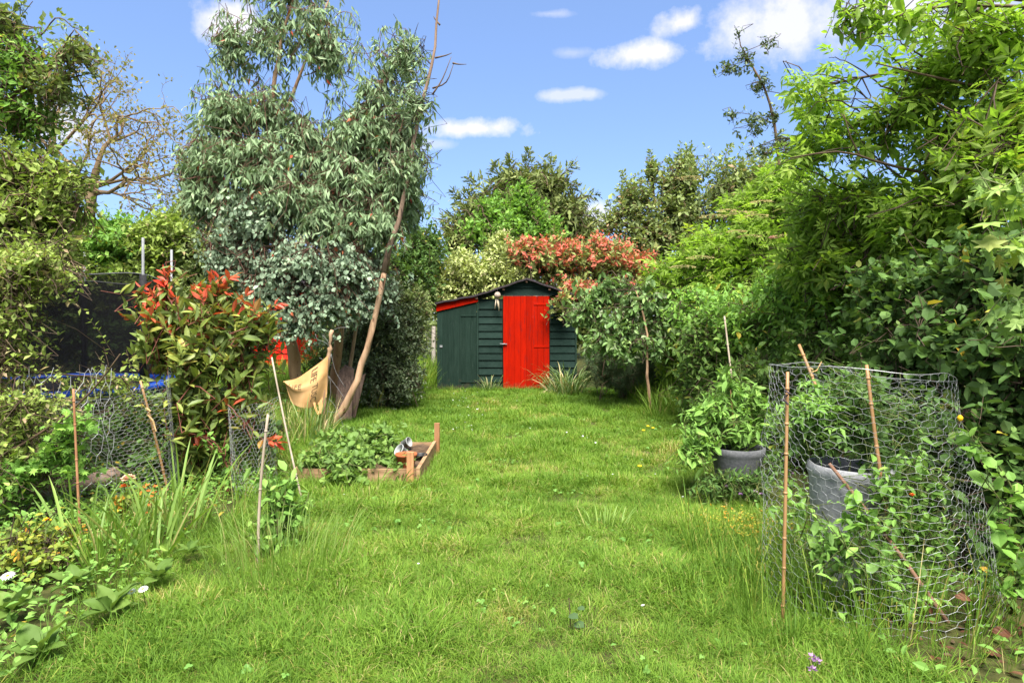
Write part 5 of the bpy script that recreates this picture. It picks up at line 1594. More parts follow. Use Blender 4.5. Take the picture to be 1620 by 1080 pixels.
net_panel('wire_netting', 'chicken wire panel left of the photinia bush', [((60 - 810) / F * 4.75, 4.75), ((170 - 810) / F * 4.8, 4.8), ((262 - 810) / F * 4.95, 4.95), ((278 - 810) / F * 5.4, 5.4)], (.72, .98), 60, 32, .0010, M['old_wire'])
net_panel('wire_netting', 'curled chicken wire panel right of the photinia trunk', [((362 - 810) / F * 5.3, 5.3), ((372 - 810) / F * 5.1, 5.1), ((405 - 810) / F * 5.05, 5.05), ((442 - 810) / F * 5.3, 5.3)], (.66, .74), 44, 26, .0010, M['old_wire'])
net_panel('wire_netting', 'coarse bent wire mesh in front of the blue trampoline pad', [((25 - 810) / F * 4.7, 4.7), ((185 - 810) / F * 5.1, 5.1)], (1.02, 1.12), 20, 9, .0018, M['wire'], True)
lc = 'left flower bed'
stick_thing('cane', 'orange-brown bamboo cane with a twine tie holding the left chicken wire', 'cane', P(270, 800, 5.1), P(222, 602, 5.0), .010, M['cane'], nodes=6)
tag(MB().tube([P(232, 645, 4.97), P(238, 650, 4.96), P(233, 655, 4.97), P(242, 665, 4.97), P(247, 682, 4.97)], .006, 6).build('twine', M['twine'], base=P(232, 645, 4.97)), 'knot of pale twine tied on the left bamboo cane', 'twine')
stick_thing('cane', 'rust-brown cane standing among the leaves left of the sword leaves', 'cane', P(129, 890, 4.1), P(116, 615, 4.2), .008, M['cane_rust'], nodes=6)
stick_thing('cane', 'thin grey stick leaning over the tall grass left of the cream bag', 'cane', P(497, 870, 4.9), P(430, 565, 5.1), .0075, M['cane_grey'])
stick_thing('cane', 'grey weathered cane upright in the tall grass at the lawn edge', 'cane', P(408, 912, 3.75), P(424, 655, 3.8), .0085, M['cane_grey'], nodes=3, bend=.015)
stick_thing('cane', 'short broken stub of cane in the tall grass left of the raised bed', 'cane', P(468, 905, 4.0), P(466, 868, 4.0), .012, M['cane_grey'])

# =================================================================== BAG ON A STAKE
SYK = 7.9
stk = thing('garden_stake', 'pale knobbly branch stake that the cream bag hangs on', 'stake', P(514, 692, SYK) * [1, 1, 0])
pp = smooth_path([P(514, 690, SYK) * [1, 1, 0], P(514, 640, SYK), P(516, 590, SYK), P(521, 560, SYK), P(522, 545, SYK), P(526, 522, SYK)], 18)
pp += rng.normal(size=pp.shape) * .006
MB().tube(pp, np.linspace(.032, .018, 18) * (1 + .22 * rng.normal(size=18)), 8).build('branch', M['bark_pale'], stk, smooth=True)
wm = MB()
for pts in ([(522, 548), (512, 540), (502, 537), (499, 528)], [(522, 545), (515, 535), (510, 530)], [(524, 560), (530, 585), (538, 600), (546, 612)], [(520, 595), (535, 615), (545, 630)], [(520, 630), (530, 642), (538, 660), (545, 678)], [(527, 522), (538, 518), (552, 518)], [(516, 575), (510, 568), (505, 566)], [(518, 650), (526, 652), (534, 650)], [(516, 690), (518, 650), (524, 610), (516, 585), (524, 560)]):
    wm.tube(smooth_path([P(a, b, SYK - .03) for a, b in pts], 8), .0022, 5)
wm.build('wire', M['old_wire'], stk, smooth=True)


def bag():
    t = thing('cloth_bag', 'cream printed carrier bag hooked on a stake beside the eucalyptus trunks', 'bag', P(485, 610, SYK - .06))
    top = [(448, 603), (470, 598), (490, 585), (508, 572), (519, 562)]
    bot = [(452, 606), (464, 637), (482, 645), (500, 641), (517, 628)]
    n, k = 24, 14

    def curve(c, s):
        return smooth_path([np.array([a, b, 0.0]) for a, b in c], 25)[np.clip((s * 24).astype(int), 0, 24)]
    def at(s, v, off=0.0):
        s = np.atleast_1d(s); v = np.atleast_1d(v)
        ct = smooth_path([np.array([a, b, 0.0]) for a, b in top], 41)
        cb = smooth_path([np.array([a, b, 0.0]) for a, b in bot], 41)
        ix = s * 40
        def lerp(c):
            i = np.clip(ix.astype(int), 0, 39)
            f = (ix - i)[:, None]
            return c[i] * (1 - f) + c[i + 1] * f
        q = lerp(ct) * (1 - v)[:, None] + lerp(cb) * v[:, None]
        fold = .03 * np.exp(-((v - .38 - .1 * (1 - s)) / .07) ** 2) * np.clip(1.15 - s, 0, 1) + .03 * np.sin(s * 9 + v * 3) * v + .05 * np.sin(math.pi * s) * np.sin(math.pi * np.clip(v, 0, 1))
        Y = SYK - .05 - fold - off
        return np.stack([(q[:, 0] - 810) / F * Y, Y, EYE - (q[:, 1] - HY) / F * Y], 1)
    s, v = np.meshgrid(np.linspace(0, 1, n), np.linspace(0, 1, k), indexing='ij')
    for name, dy in (('front_panel', 0.0), ('back_panel', -.035)):
        V = at(s.ravel(), v.ravel(), dy)
        if dy:
            V[:, 1] = SYK - .03 + .01 * np.sin(s.ravel() * 7)
        i, j = np.meshgrid(np.arange(n - 1), np.arange(k - 1), indexing='ij')
        a = (i * k + j).ravel()
        mk(name, V, np.stack([a, a + k, a + k + 1, a + 1], 1), M['bag'], t, smooth=True)
    for pts in ([(497, 636), (500, 648), (505, 656), (507, 650), (505, 636)], [(508, 632), (509, 645), (507, 655), (503, 650)]):
        q = smooth_path([P(a, b, SYK - .08) for a, b in pts], 10)
        w = np.array([.012, 0.004, 0])
        V = np.concatenate([q - w, q + w])
        mk('handle', V, np.array([(e, e + 1, e + 11, e + 10) for e in range(9)]), M['bag'], t, smooth=True)

    def print_text(body, s0, s1, v0, v1, up):
        """lettering laid on the cloth; up=True reads down the bag"""
        cu = bpy.data.curves.new('lettering', 'FONT')
        cu.body = body
        cu.resolution_u = 2
        o = bpy.data.objects.new('lettering', cu)
        S.collection.objects.link(o)
        dg = bpy.context.evaluated_depsgraph_get()
        me = bpy.data.meshes.new_from_object(o.evaluated_get(dg))
        bpy.data.objects.remove(o)
        co = np.array([v_.co[:] for v_ in me.vertices])
        mn, mx = co.min(0), co.max(0)
        u = (co - mn) / np.maximum(mx - mn, 1e-6)
        if up:
            ss, vv = s0 + (s1 - s0) * u[:, 1], v0 + (v1 - v0) * u[:, 0]
        else:
            ss, vv = s0 + (s1 - s0) * u[:, 0], v1 + (v0 - v1) * u[:, 1]
        p = at(ss, vv, .006) - ORG[t.name]
        me.vertices.foreach_set('co', p.astype(np.float32).ravel())
        me.materials.clear()
        me.materials.append(M['bag_print'])
        me.update()
        link('lettering', me, t)
    print_text('TUSC', .60, .73, .46, .86, True)
    print_text('LIFE', .55, .68, .06, .38, True)
    print_text('LIFE', .10, .36, .28, .44, False)


bag()
# old board leaning at the trunks
o = MB()
a, b = P(545, 655, 8.6), P(541, 582, 8.9)
V = []
for q, (px, py) in enumerate([(528, 664), (556, 664), (560, 585), (545, 578), (536, 588)]):
    V.append(P(px, py, 8.55 + .25 * (664 - py) / 80))
V = np.array(V)
V2 = V + np.array([0, .03, .01])
fs3 = np.array([(0, 1, 2), (0, 2, 3), (0, 3, 4), (7, 6, 5), (8, 7, 5), (9, 8, 5)])
fs4 = np.array([(i, i + 5, (i + 1) % 5 + 5, (i + 1) % 5) for i in range(5)])
tag(o.add(np.concatenate([V, V2]), [fs3, fs4]).build('old_board', M['old_board'], base=V[0]), 'dark weathered plank leaning against the eucalyptus trunks', 'board')
V = np.array([P(px, py, 8.7) for px, py in [(545, 660), (562, 660), (578, 592), (562, 600)]])
V2 = V + np.array([0, .03, .01])
tag(MB().add(np.concatenate([V, V2]), np.array([(0, 1, 2, 3), (7, 6, 5, 4)] + [(i, i + 4, (i + 1) % 4 + 4, (i + 1) % 4) for i in range(4)])).build('old_board', M['old_board'], base=V[0]), 'narrow grey-brown plank tilted right beside the dark plank', 'board')


# =================================================================== RAISED BED
def raised_bed():
    x1, x0 = -.735, -1.72
    y0, y1 = 5.45, 6.62
    t = thing('raised_bed', 'low wooden raised bed of weathered planks on the lawn', 'planter', ((x0 + x1) / 2, (y0 + y1) / 2, 0))
    h = .15
    # boards each end against the posts
    MB().box(x0, x1 - .035, y0, y0 + .025, -.02, h).build('plank', M['plank'], t)
    MB().box(x0, x1 - .035, y1 - .025, y1, -.02, h).build('plank', M['plank'], t)
    MB().box(x1 - .03, x1, y0 - .005, y1 + .005, -.02, h + .01).build('plank', M['plank'], t)
    MB().box(x0 - .03, x0 - .003, y0, y1, -.02, h).build('plank', M['plank'], t)
    MB().box(x1 - .10, x1 - .045, y0 - .045, y0 - .003, -.05, .29).build('post', M['post_wood'], t)
    MB().box(x1 - .02, x1 + .03, y1 - .002 + .01, y1 + .05, -.05, .33).build('post', M['post_wood'], t)
    n = 22
    xs = np.linspace(x0 + .002, x1 - .034, n)
    ys = np.linspace(y0 + .027, y1 - .027, n)
    X, Y = np.meshgrid(xs, ys, indexing='ij')
    Z = .09 + .045 * vnoise(X, Y, .11, 5) + .02 * vnoise(X, Y, .04, 6)
    i, j = np.meshgrid(np.arange(n - 1), np.arange(n - 1), indexing='ij')
    a = (i * n + j).ravel()
    mk('soil', np.stack([X, Y, Z], -1).reshape(-1, 3), np.stack([a, a + n, a + n + 1, a + 1], 1), M['soil'], t, smooth=True)


raised_bed()
plant('strawberry_plants', 'bushy mound of green strawberry plants filling the left of the raised bed', 'plant', (-1.45, 6.0, .1), M['mid_leaf'], M['twig_green'],
      [B(530, 705, 6.0, 40, 30, .35, 80), B(580, 695, 6.1, 44, 28, .35, 90), B(560, 730, 5.6, 50, 28, .3, 80), B(610, 718, 5.9, 34, 26, .3, 60), B(505, 730, 5.6, 30, 28, .25, 46), B(630, 738, 5.6, 26, 18, .2, 26), B(600, 685, 6.2, 30, 20, .25, 34), B(540, 755, 5.35, 40, 14, .15, 30)],
      'round', .058, 11, .22, .1, .5, (), .005, twig_r=.0018, limb_r=.003, single=250, connect=.7, tmean=.42)


def small_pot(name, label, c, r, h, mat, axis=(0, 0, 1)):
    prof = [(r * .7, 0), (r * .95, h * .86), (r * 1.05, h * .87), (r * 1.06, h), (r * .98, h), (r * .9, h * .85), (r * .66, .01), (.001, .01)]
    ob = MB().lathe((0, 0, 0), prof, 20).build(name, mat, smooth=True)
    ob.location = [float(v) for v in c]
    ob.rotation_euler = Vector(axis).to_track_quat('Z', 'Y').to_euler()
    ORG[ob.name] = np.array(c, float)
    return tag(ob, label, 'pot')


small_pot('plant_pot', 'terracotta pot standing at the front corner of the raised bed', (-.865, 5.58, .10), .085, .15, M['terracotta'])
small_pot('plant_pot', 'white plastic pot tipped over on the soil of the raised bed', (-.905, 5.83, .19), .05, .09, M['white_pot'], (-.55, -.45, .5))
small_pot('plant_pot', 'low black pot between the tipped white pot and the bed corner', (-.80, 5.95, .09), .06, .08, M['black_pot'])
small_pot('plant_pot', 'small white pot lying at the back plank of the raised bed', (-1.03, 6.42, .165), .045, .08, M['white_pot'], (.8, -.3, .35))

# =================================================================== LEFT FLOWER BED
lg = thing('log', 'weathered pinkish-brown log lying along the back of the left flower bed', 'log', P(80, 800, 4.9))
pp = smooth_path([P(-60, 845, 4.75), P(40, 815, 4.95), P(110, 790, 5.15), P(185, 762, 5.4)], 16)
pp[:, 2] = .11
MB().tube(pp, .075 * (1 + .1 * rng.normal(size=16)), 12).build('trunk', M['log'], lg, smooth=True)
for q, (bx, by, n, L) in enumerate([(118, 880, 13, .52), (165, 905, 12, .45), (240, 880, 13, .50), (205, 860, 10, .5), (290, 845, 13, .62)]):
    blade_plant('sword_leaf_clump', ['upright sword-leaved clump around the rust-brown cane', 'low sword-leaved clump in front of the rust-brown cane', 'fanned sword leaves below the orange flowers', 'sparse sword leaves between the cane and the orange flowers', 'tallest sword-leaved clump at the foot of the photinia'][q],
                'plant', G(bx, by), M['iris_leaf'], n + 5, L, .022, .3, .10, .42, group='sword-leaved clumps in the left bed', dry=.05)
for q, (bx, by, n, L, lab) in enumerate([(175, 985, 9, .20, 'pale broad-leaved rosette below the sword leaves'), (60, 1055, 8, .22, 'broad-leaved rosette in the bottom left corner'), (120, 940, 8, .18, 'broad-leaved rosette right of the golden-leaved shrub'), (250, 930, 8, .16, 'small broad-leaved rosette at the edge of the lawn'), (300, 890, 7, .15, 'broad-leaved rosette in front of the tallest sword leaves'), (20, 985, 8, .2, 'broad-leaved rosette under the leftmost white daisy')]):
    c = G(bx, by)
    t = thing('primula_rosette', lab, 'plant', c, 'broad-leaved rosettes in the left bed')
    a = np.arange(n) * 2.4 + rng.random()
    el = np.linspace(1.1, .35, n)
    D = np.stack([np.cos(a) * np.cos(el), np.sin(a) * np.cos(el), np.sin(el)], 1)
    add_leaves(t, M['primula_leaf'], c + np.array([0, 0, .045]) + D * .02, D, np.array([0, 0, 1.0]) + rng.normal(size=(n, 3)) * .25, L * .62 * (.75 + .4 * rng.random(n)), np.clip(.4 + .2 * rng.normal(size=n), 0, .9), 'big', single=n)
plant('golden_shrub', 'low shrub with yellow and orange tinted leaves at the left edge', 'shrub', G(30, 950), M['gold_leaf'], M['twig'],
      [B(40, 850, 3.7, 50, 30, .25, 60, tip=.25), B(80, 880, 3.6, 46, 26, .22, 46, tip=.3), B(10, 890, 3.5, 40, 36, .22, 46, tip=.1), B(100, 845, 3.8, 24, 20, .15, 16, tip=.5), B(0, 940, 3.3, 50, 30, .2, 34, tip=.05)],
      'round', .030, 10, .17, .12, .3, (), .008, twig_r=.002, limb_r=.003, single=200, tip_n=3, connect=.8)
plant('currant_bush', 'bright green bush with lobed leaves at the left edge below the wire', 'shrub', P(40, 800, 4.6) * [1, 1, 0], M['bright_leaf'], M['twig'],
      [B(40, 740, 4.6, 50, 30, .25, 44), B(90, 715, 4.6, 44, 26, .22, 34), B(10, 765, 4.5, 40, 24, .2, 24), B(100, 680, 4.6, 36, 26, .2, 18), B(120, 735, 4.6, 30, 20, .15, 12), B(130, 660, 4.5, 26, 20, .15, 8)],
      'lobed', .062, 7, .2, .12, .3, (), .01, twig_r=.002, limb_r=.004, single=200, connect=.8)
plant('flowering_plant', 'bushy plant with yellowing leaves under the peach rose', 'plant', P(200, 850, 4.5) * [1, 1, 0], M['gold_leaf'], M['twig_green'],
      [B(195, 790, 4.5, 24, 22, .15, 26, tip=.5), B(180, 815, 4.5, 24, 22, .15, 22, tip=.2), B(225, 800, 4.5, 20, 26, .15, 18, tip=.3)],
      'round', .034, 8, .15, .1, .4, (), .005, twig_r=.0018, limb_r=.003, single=100, tmean=.35)
rose('rose', 'pale peach rose in the left flower bed beside the chicken wire', P(203, 758, 4.5), .052, M['peach_petal'], P(205, 840, 4.5))
rose('rose', 'peach-orange bloom just below the pale peach rose', P(197, 770, 4.48), .034, M['orange_petal'], P(200, 840, 4.5), 9)
rose('rose', 'single yellow bloom at the right tip of the golden shrub', P(74, 823, 3.7), .024, M['yellow_flower'], P(70, 870, 3.65), 9)
of = thing('orange_flower_spray', 'spray of small orange-red flowers left of the tallest sword leaves', 'flower', G(240, 850))
for px, py in [(228, 772), (236, 777), (240, 786), (233, 768), (246, 770), (240, 793), (226, 779), (236, 800), (244, 780), (233, 812)]:
    c = P(px, py, 4.4)
    n = 6
    a = np.arange(n) * 1.047
    D = np.stack([np.cos(a), np.sin(a) - .5, .6 + 0 * a], 1)
    V, Fc, T = leaves_mesh(np.repeat(c[None], n, 0), norm(D), np.array([0, -.4, 1.0]) + 0 * D, np.full(n, .022), rng.random(n) * .7, 'tiny')
    mk('flower', V, Fc, M['orange_petal'], of, tint=T)
    MB().tube([c, P(238, 830, 4.42)], .0015, 4).build('stem', M['twig_green'], of)


def daisy(name, label, c, r, group=None, stem=True, face=(0, -.35, 1.0)):
    t = thing(name, label, 'flower', (c[0], c[1], 0), group)
    n = 15
    a = np.arange(n) * 2 * math.pi / n
    f = norm(np.array(face, float))
    x = norm(np.cross([0, 1.0, 0], f))
    y = np.cross(f, x)
    D = x * np.cos(a)[:, None] + y * np.sin(a)[:, None] + f * .05
    V0, f0 = shape('oval')
    V, Fc, T = leaves_mesh(np.repeat(np.array(c)[None], n, 0) + D * r * .22, D, np.repeat(f[None], n, 0), np.full(n, r * .8), rng.random(n) * .7, 'oval', np.full(n, .75))
    mk('petals', V, Fc, M['white_petal'], t, tint=T)
    m = MB()
    ring = []
    V = [np.array(c) + f * r * .12] + [np.array(c) + (x * math.cos(q) + y * math.sin(q)) * r * .26 + f * r * .03 for q in np.linspace(0, 2 * math.pi, 10, endpoint=False)]
    mk('centre', np.array(V), np.array([(0, i + 1, (i + 1) % 10 + 1) for i in range(10)]), M['yellow_flower'], t, smooth=True)
    MB().tube([(c[0], c[1] + .03, 0), np.array(c) - f * .004], .0016, 4).build('stem', M['twig_green'], t)
    return t


daisy('daisy', 'large white daisy at the left edge above the rosettes', P(12, 910, 3.2), .032)
daisy('daisy', 'white daisy, the left one of the pair at the lawn edge', P(208, 935, 3.15), .022)
daisy('daisy', 'white daisy, the right one of the pair at the lawn edge', P(226, 931, 3.17), .024)
daisy('daisy', 'single white daisy low in the grass at the bottom left', P(132, 1061, 2.7), .014)

plant('sapling', 'young leafy shrub growing in tall grass between the two grey canes', 'shrub', G(440, 890), M['weed_leaf'], M['twig_green'],
      [B(440, 790, 3.95, 30, 30, .14, 20), B(455, 760, 4.0, 24, 20, .12, 10), B(430, 835, 3.9, 26, 30, .12, 18), B(465, 810, 4.0, 18, 24, .1, 10), B(420, 745, 4.0, 16, 10, .1, 5)],
      'oval', .062, 8, .18, .15, .5, (), .006, twig_r=.002, limb_r=.003, single=120, tmean=.36)
plant('bramble_stem', 'arching reddish bramble stem with small leaves before the photinia trunk', 'plant', P(362, 770, 5.2) * [1, 1, 0], M['bright_leaf'], M['twig_red'],
      [B(330, 690, 5.2, 18, 10, .06, 5), B(345, 710, 5.2, 14, 12, .06, 4), B(365, 735, 5.2, 14, 20, .06, 6), B(370, 770, 5.2, 16, 20, .08, 8)],
      'oval', .05, 5, .12, .1, .2, [([P(362, 790, 5.2) * [1, 1, 0], P(360, 740, 5.2), P(340, 700, 5.2), P(300, 685, 5.2)], .006, .003)], .005, twig_r=.0018, limb_r=.0025, sub=1)
blade_plant('lily_clump', 'rank tuft of long grass at the foot of the cream bag and stake', 'plant', P(485, 690, 7.4) * [1, 1, 0], M['lily_leaf'], 90, .5, .014, .5, .28, .4, dry=.2, each=False)
blade_plant('grass_tuft', 'tall tuft of coarse grass hanging over the front plank of the raised bed', 'plant', P(560, 775, 5.35) * [1, 1, 0], M['iris_leaf'], 110, .26, .010, .9, .42, .45, dry=.08, each=False)
blade_plant('grass_tuft', 'tall coarse grass tuft standing out of the lawn right of its middle', 'plant', G(955, 838), M['iris_leaf'], 90, .17, .008, .5, .16, .5, dry=.03, each=False)
blade_plant('grass_tuft', 'tall seeding grass around the grey cane at the left lawn edge', 'plant', G(445, 905), M['iris_leaf'], 320, .36, .0042, .6, .36, .25, dry=.12, each=False)
blade_plant('grass_tuft', 'long grass inside the front of the wire cage', 'plant', G(1310, 945), M['iris_leaf'], 170, .30, .004, .7, .36, .35, dry=.08, each=False)
# dark leafy sprig lying in the lawn
sg = thing('leaf_sprig', 'dark green leaf sprig standing in the grass at the bottom middle of the lawn', 'plant', G(905, 990))
for px, py, s in ((900, 972, .055), (908, 985, .06), (914, 960, .04)):
    c = P(px, py, 2.95)
    add_leaves(sg, M['pine_leaf'], c[None], np.array([[.5, -.6, .1]]), np.array([[.2, -.6, .8]]), np.array([s]), np.array([.15]), 'round', 1)
MB().tube([G(903, 1000), P(902, 975, 2.95), P(900, 945, 3.0)], .002, 4).build('stem', M['twig'], sg)


# =================================================================== GROUND COVER, GRASS
def lawn_left(y):
    return np.interp(y, [2.0, 2.6, 3.2, 4.0, 5.0, 7.8, 10.5, 12.5, 13, 20], [-1.75, -1.66, -1.75, -1.93, -1.8, -2.35, -1.9, -1.5, -4.5, -6])


def lawn_right(y):
    return np.interp(y, [2.0, 3.0, 4.0, 5.0, 6.2, 9.2, 11.0, 12.5, 20], [1.35, 1.25, 1.6, 1.75, 1.85, 2.45, 2.7, 3.0, 3.0])


def ground_cover(name, label, xy, size, mat, kind, tmean=.38, height=.12, layers=1):
    x, y = xy
    n = len(x)
    h = height * rng.random(n) ** 1.3
    pos = np.stack([x, y, ground_z(x, y) + h], 1)
    D = norm(rng.normal(size=(n, 3)) * [1, 1, .35] + [0, 0, .2])
    U = np.array([0, 0, 1.0]) + rng.normal(size=(n, 3)) * .35
    t = np.clip(tmean + .17 * rng.normal(size=n) + .25 * (vnoise(x, y, .35, 8) - .5), 0, .78)
    t = np.where(rng.random(n) < .02, .85 + .15 * rng.random(n), t)
    V, Fc, T = leaves_mesh(pos, D, U, size * (1 + .35 * rng.normal(size=n)).clip(.4, 1.8), t, kind)
    o = mk(name, V, Fc, mat, tint=T)
    tag(o, label, None, None, 'stuff')


def scatter(n, x0, x1, y0, y1, f):
    x = rng.uniform(x0, x1, n)
    y = rng.uniform(y0, y1, n)
    k = rng.random(n) < f(x, y)
    return x[k], y[k]


sm = lambda a, b, v: np.clip((v - a) / (b - a), 0, 1)
ground_cover('undergrowth', 'low green weeds covering the left flower bed', scatter(32000, -4.6, -1.2, 2.3, 7.5, lambda x, y: sm(.0, .35, lawn_left(y) - x + .1 * (vnoise(x, y, .3, 2) - .5)) * (.35 + .65 * vnoise(x, y, .4, 12))), .038, M['weed_leaf'], 'oval', .36, .16)
ground_cover('undergrowth', 'low weeds and seedlings under the right hedge', scatter(20000, .9, 4.2, 2.3, 11, lambda x, y: sm(.0, .4, x - lawn_right(y) + .15 * (vnoise(x, y, .3, 2) - .5)) * (.3 + .5 * vnoise(x, y, .4, 13)) * (1 - .75 * (y < 3.3) * (x > 1.5))), .045, M['weed_leaf'], 'oval', .3, .13)
ground_cover('undergrowth', 'nettles and weeds between the netting and the trampoline', scatter(9000, -6.5, -2.3, 5.4, 12, lambda x, y: .25 + .75 * vnoise(x, y, .6, 15)), .075, M['hedge_leaf'], 'lance', .42, .34)
ground_cover('clover', 'clover and small rosettes growing through the lawn', scatter(9000, -2.2, 2.6, 2.2, 11.5, lambda x, y: sm(-.05, .2, x - lawn_left(y)) * sm(-.05, .2, lawn_right(y) - x) * sm(.52, .72, vnoise(x, y, .45, 21))), .03, M['clover_leaf'], 'tri', .4, .05)
x_, y_ = scatter(5000, 1.0, 2.1, 3.9, 4.9, lambda x, y: .8 * np.exp(-((x - 1.45) / .22) ** 2 - ((y - 4.35) / .22) ** 2))
pos = np.stack([x_, y_, ground_z(x_, y_) + .03 + .06 * rng.random(len(x_))], 1)
V, Fc, T = leaves_mesh(pos, norm(rng.normal(size=(len(x_), 3)) * [1, 1, .4]), np.array([0, 0, 1.0]) + rng.normal(size=(len(x_), 3)) * .4, np.full(len(x_), .022), np.clip(.8 + .12 * rng.normal(size=len(x_)), .3, 1), 'tiny')
tag(mk('red_weeds', V, Fc, M['gold_leaf'], tint=T), 'patch of tiny orange and yellow weeds on the lawn left of the wire cage', None, None, 'stuff')
rose('red_bloom', 'tiny scarlet bloom among the leaves inside the wire cage', P(1443, 783, 3.1), .016, M['orange_petal'], P(1440, 830, 3.1), 8)
# dead leaves and bare earth at the bottom right
dx_, dy_ = scatter(300, 1.25, 2.4, 2.5, 3.4, lambda x, y: sm(1.2, 2.0, x))
for q in range(0, len(dx_)):
    pass
n = len(dx_)
pos = np.stack([dx_, dy_, ground_z(dx_, dy_) + .012 + .02 * rng.random(n)], 1)
V, Fc, T = leaves_mesh(pos, norm(rng.normal(size=(n, 3)) * [1, 1, .2]), np.array([0, 0, 1.0]) + rng.normal(size=(n, 3)) * .5, .038 * (1 + .3 * rng.normal(size=n)), np.clip(.3 + .25 * rng.normal(size=n), 0, .78), 'oval')
tag(mk('fallen_leaves', V, Fc, M['dead_leaf'], tint=T), 'litter of dry brown leaves under the hedge at the bottom right', None, None, 'stuff')
for q, (px, py, s, lab) in enumerate([(1570, 1000, .07, 'large curled brown dead leaf right of the foot of the cage'), (1555, 1030, .06, 'brown dead leaf at the bottom right corner'), (1512, 945, .055, 'reddish dead leaf behind the wire of the cage')]):
    c = P(px, py, 2.75)
    c[2] = max(c[2], .02)
    t = thing('dead_leaf', lab, 'leaf', c)
    V0, f0 = shape('big')
    x, y, z = frames(np.array([[.8, -.4, .2]]), np.array([[.1, -.6, .8]]))
    mk('blade', c + (x[0] * V0[:, :1] + y[0] * V0[:, 1:2] + z[0] * V0[:, 2:3] * 1.6) * s, f0, M['dead_leaf'], t, tint=np.full(len(V0), .35 + .1 * q))


def grass():
    col = bpy.data.collections.new('grass_tufts')
    temps = []

    def tuft(n, L, w, rad, lean, arch, dry=.03, seg=2, stem=False):
        V, fs, T = [], [], []
        for i in range(n):
            a = random.random() * 6.283
            r = rad * math.sqrt(random.random())
            o = np.array([math.cos(a) * r, math.sin(a) * r, -.006])
            a2 = a + random.gauss(0, .9)
            out = np.array([math.cos(a2), math.sin(a2), 0])
            l = L * random.uniform(.45, 1.2)
            ln, ar = abs(random.gauss(0, lean)), arch * random.uniform(.3, 1.6)
            wv = np.array([-math.sin(a2), math.cos(a2), 0]) * w * random.uniform(.7, 1.3)
            pts = [o]
            for q in range(seg):
                th = ln + ar * (q + .5) / seg
                pts.append(pts[-1] + (out * math.sin(th) + np.array([0, 0, math.cos(th)])) * l / seg)
            n0 = len(V)
            for q in range(seg):
                k = .5 * (1 - .35 * q / seg)
                V += [pts[q] - wv * k, pts[q] + wv * k]
            V.append(pts[-1])
            for q in range(seg - 1):
                b = n0 + 2 * q
                fs += [(b, b + 1, b + 3), (b, b + 3, b + 2)]
            b = n0 + 2 * (seg - 1)
            fs.append((b, b + 1, b + 2))
            tn = .86 + .12 * random.random() if random.random() < dry else max(0, min(.7, random.gauss(.36, .17)))
            T += [tn] * (2 * seg + 1)
            if stem and i % 3 == 0:      # a seed head on top
                tip = pts[-1]
                for q in range(5):
                    n1 = len(V)
                    d = np.array([random.gauss(0, .3), random.gauss(0, .3), 1]) * .014
                    p0 = tip - np.array([0, 0, .008 * q])
                    V += [p0, p0 + d + np.array([.003, 0, 0]), p0 + d - np.array([.003, 0, 0])]
                    fs.append((n1, n1 + 1, n1 + 2))
                    T += [.93] * 3
        me = mesh_data('grass_tuft', np.array(V), np.array(fs), M['grass_blade'], np.array(T))
        ob = bpy.data.objects.new('tuft%02d' % len(temps), me)
        col.objects.link(ob)
        temps.append(ob)
    for q in range(5):
        tuft(20, .105, .0029, .040, .55, 1.5, .10, 4)      # 0-4 fine lawn
    for q in range(3):
        tuft(16, .16, .0030, .03, .4, 1.2, .08, 4)         # 5-7 longer
    for q in range(3):
        tuft(20, .075, .0060, .05, .4, .8, .04, 2)        # 8-10 far lawn
    for q in range(2):
        tuft(12, .42, .0042, .035, .18, .5, .2, 4, True)  # 11-12 seeding
    tuft(18, .55, .009, .09, .25, .6, .15, 3)             # 13 far meadow
    tuft(18, .45, .009, .09, .25, .6, .1, 3)              # 14
    pts, idx, rot, scl, gt = [], [], [], [], []

    def put(x, y, ids, s, t):
        n = len(x)
        pts.append(np.stack([x, y, ground_z(x, y)], 1))
        idx.append(rng.choice(ids, n))
        rot.append(np.stack([rng.normal(size=n) * .12, rng.normal(size=n) * .12, rng.random(n) * 6.283], 1))
        scl.append(s)
        gt.append(t)

    def tint(x, y):
        return .32 * (vnoise(x, y, .5, 31) - .5) + .30 * (vnoise(x, y, .14, 32) - .5) + .26 * (vnoise(x, y, 1.9, 33) - .5) + .38 * sm(.68, .86, vnoise(x, y, .33, 51)) * (rng.random(len(x)) < .55) - .05 * sm(0, 1.6, x) + .04  # also darker towards the right: the lawn's soft shade put into the tint

    inside = lambda x, y: sm(-.25, .15, x - lawn_left(y) + .25 * (vnoise(x, y, .3, 2) - .5)) * sm(-.35, .1, lawn_right(y) - x + .25 * (vnoise(x, y, .3, 3) - .5))
    hgt = lambda x, y: .60 + .85 * vnoise(x, y, .40, 34) ** 1.8 + .6 * (vnoise(x, y, .12, 35) - .4)
    for (y0, y1, dens, ids) in ((2.0, 3.6, 1500, [0, 1, 2, 3, 4]), (3.6, 5.6, 1150, [0, 1, 2, 3, 4]), (5.6, 8.5, 620, [8, 9, 10, 0, 1]), (8.5, 13.0, 420, [8, 9, 10])):
        x0, x1 = -2.8, 3.2
        n = int((x1 - x0) * (y1 - y0) * dens)
        x, y = scatter(n, x0, x1, y0, y1, inside)
        k = ~((x > -1.74) & (x < -.74) & (y > 5.44) & (y < 6.64)) & ~((x > -1.37) & (x < 1.2) & (y > 12.46))
        x, y = x[k], y[k]
        thin = rng.random(len(x)) < .45 + .55 * sm(.12, .4, vnoise(x, y, .2, 36))
        x, y = x[thin], y[thin]
        put(x, y, ids, hgt(x, y) * np.interp(y, [2, 5, 9, 12], [.9, .95, 1.15, 1.2]), tint(x, y))
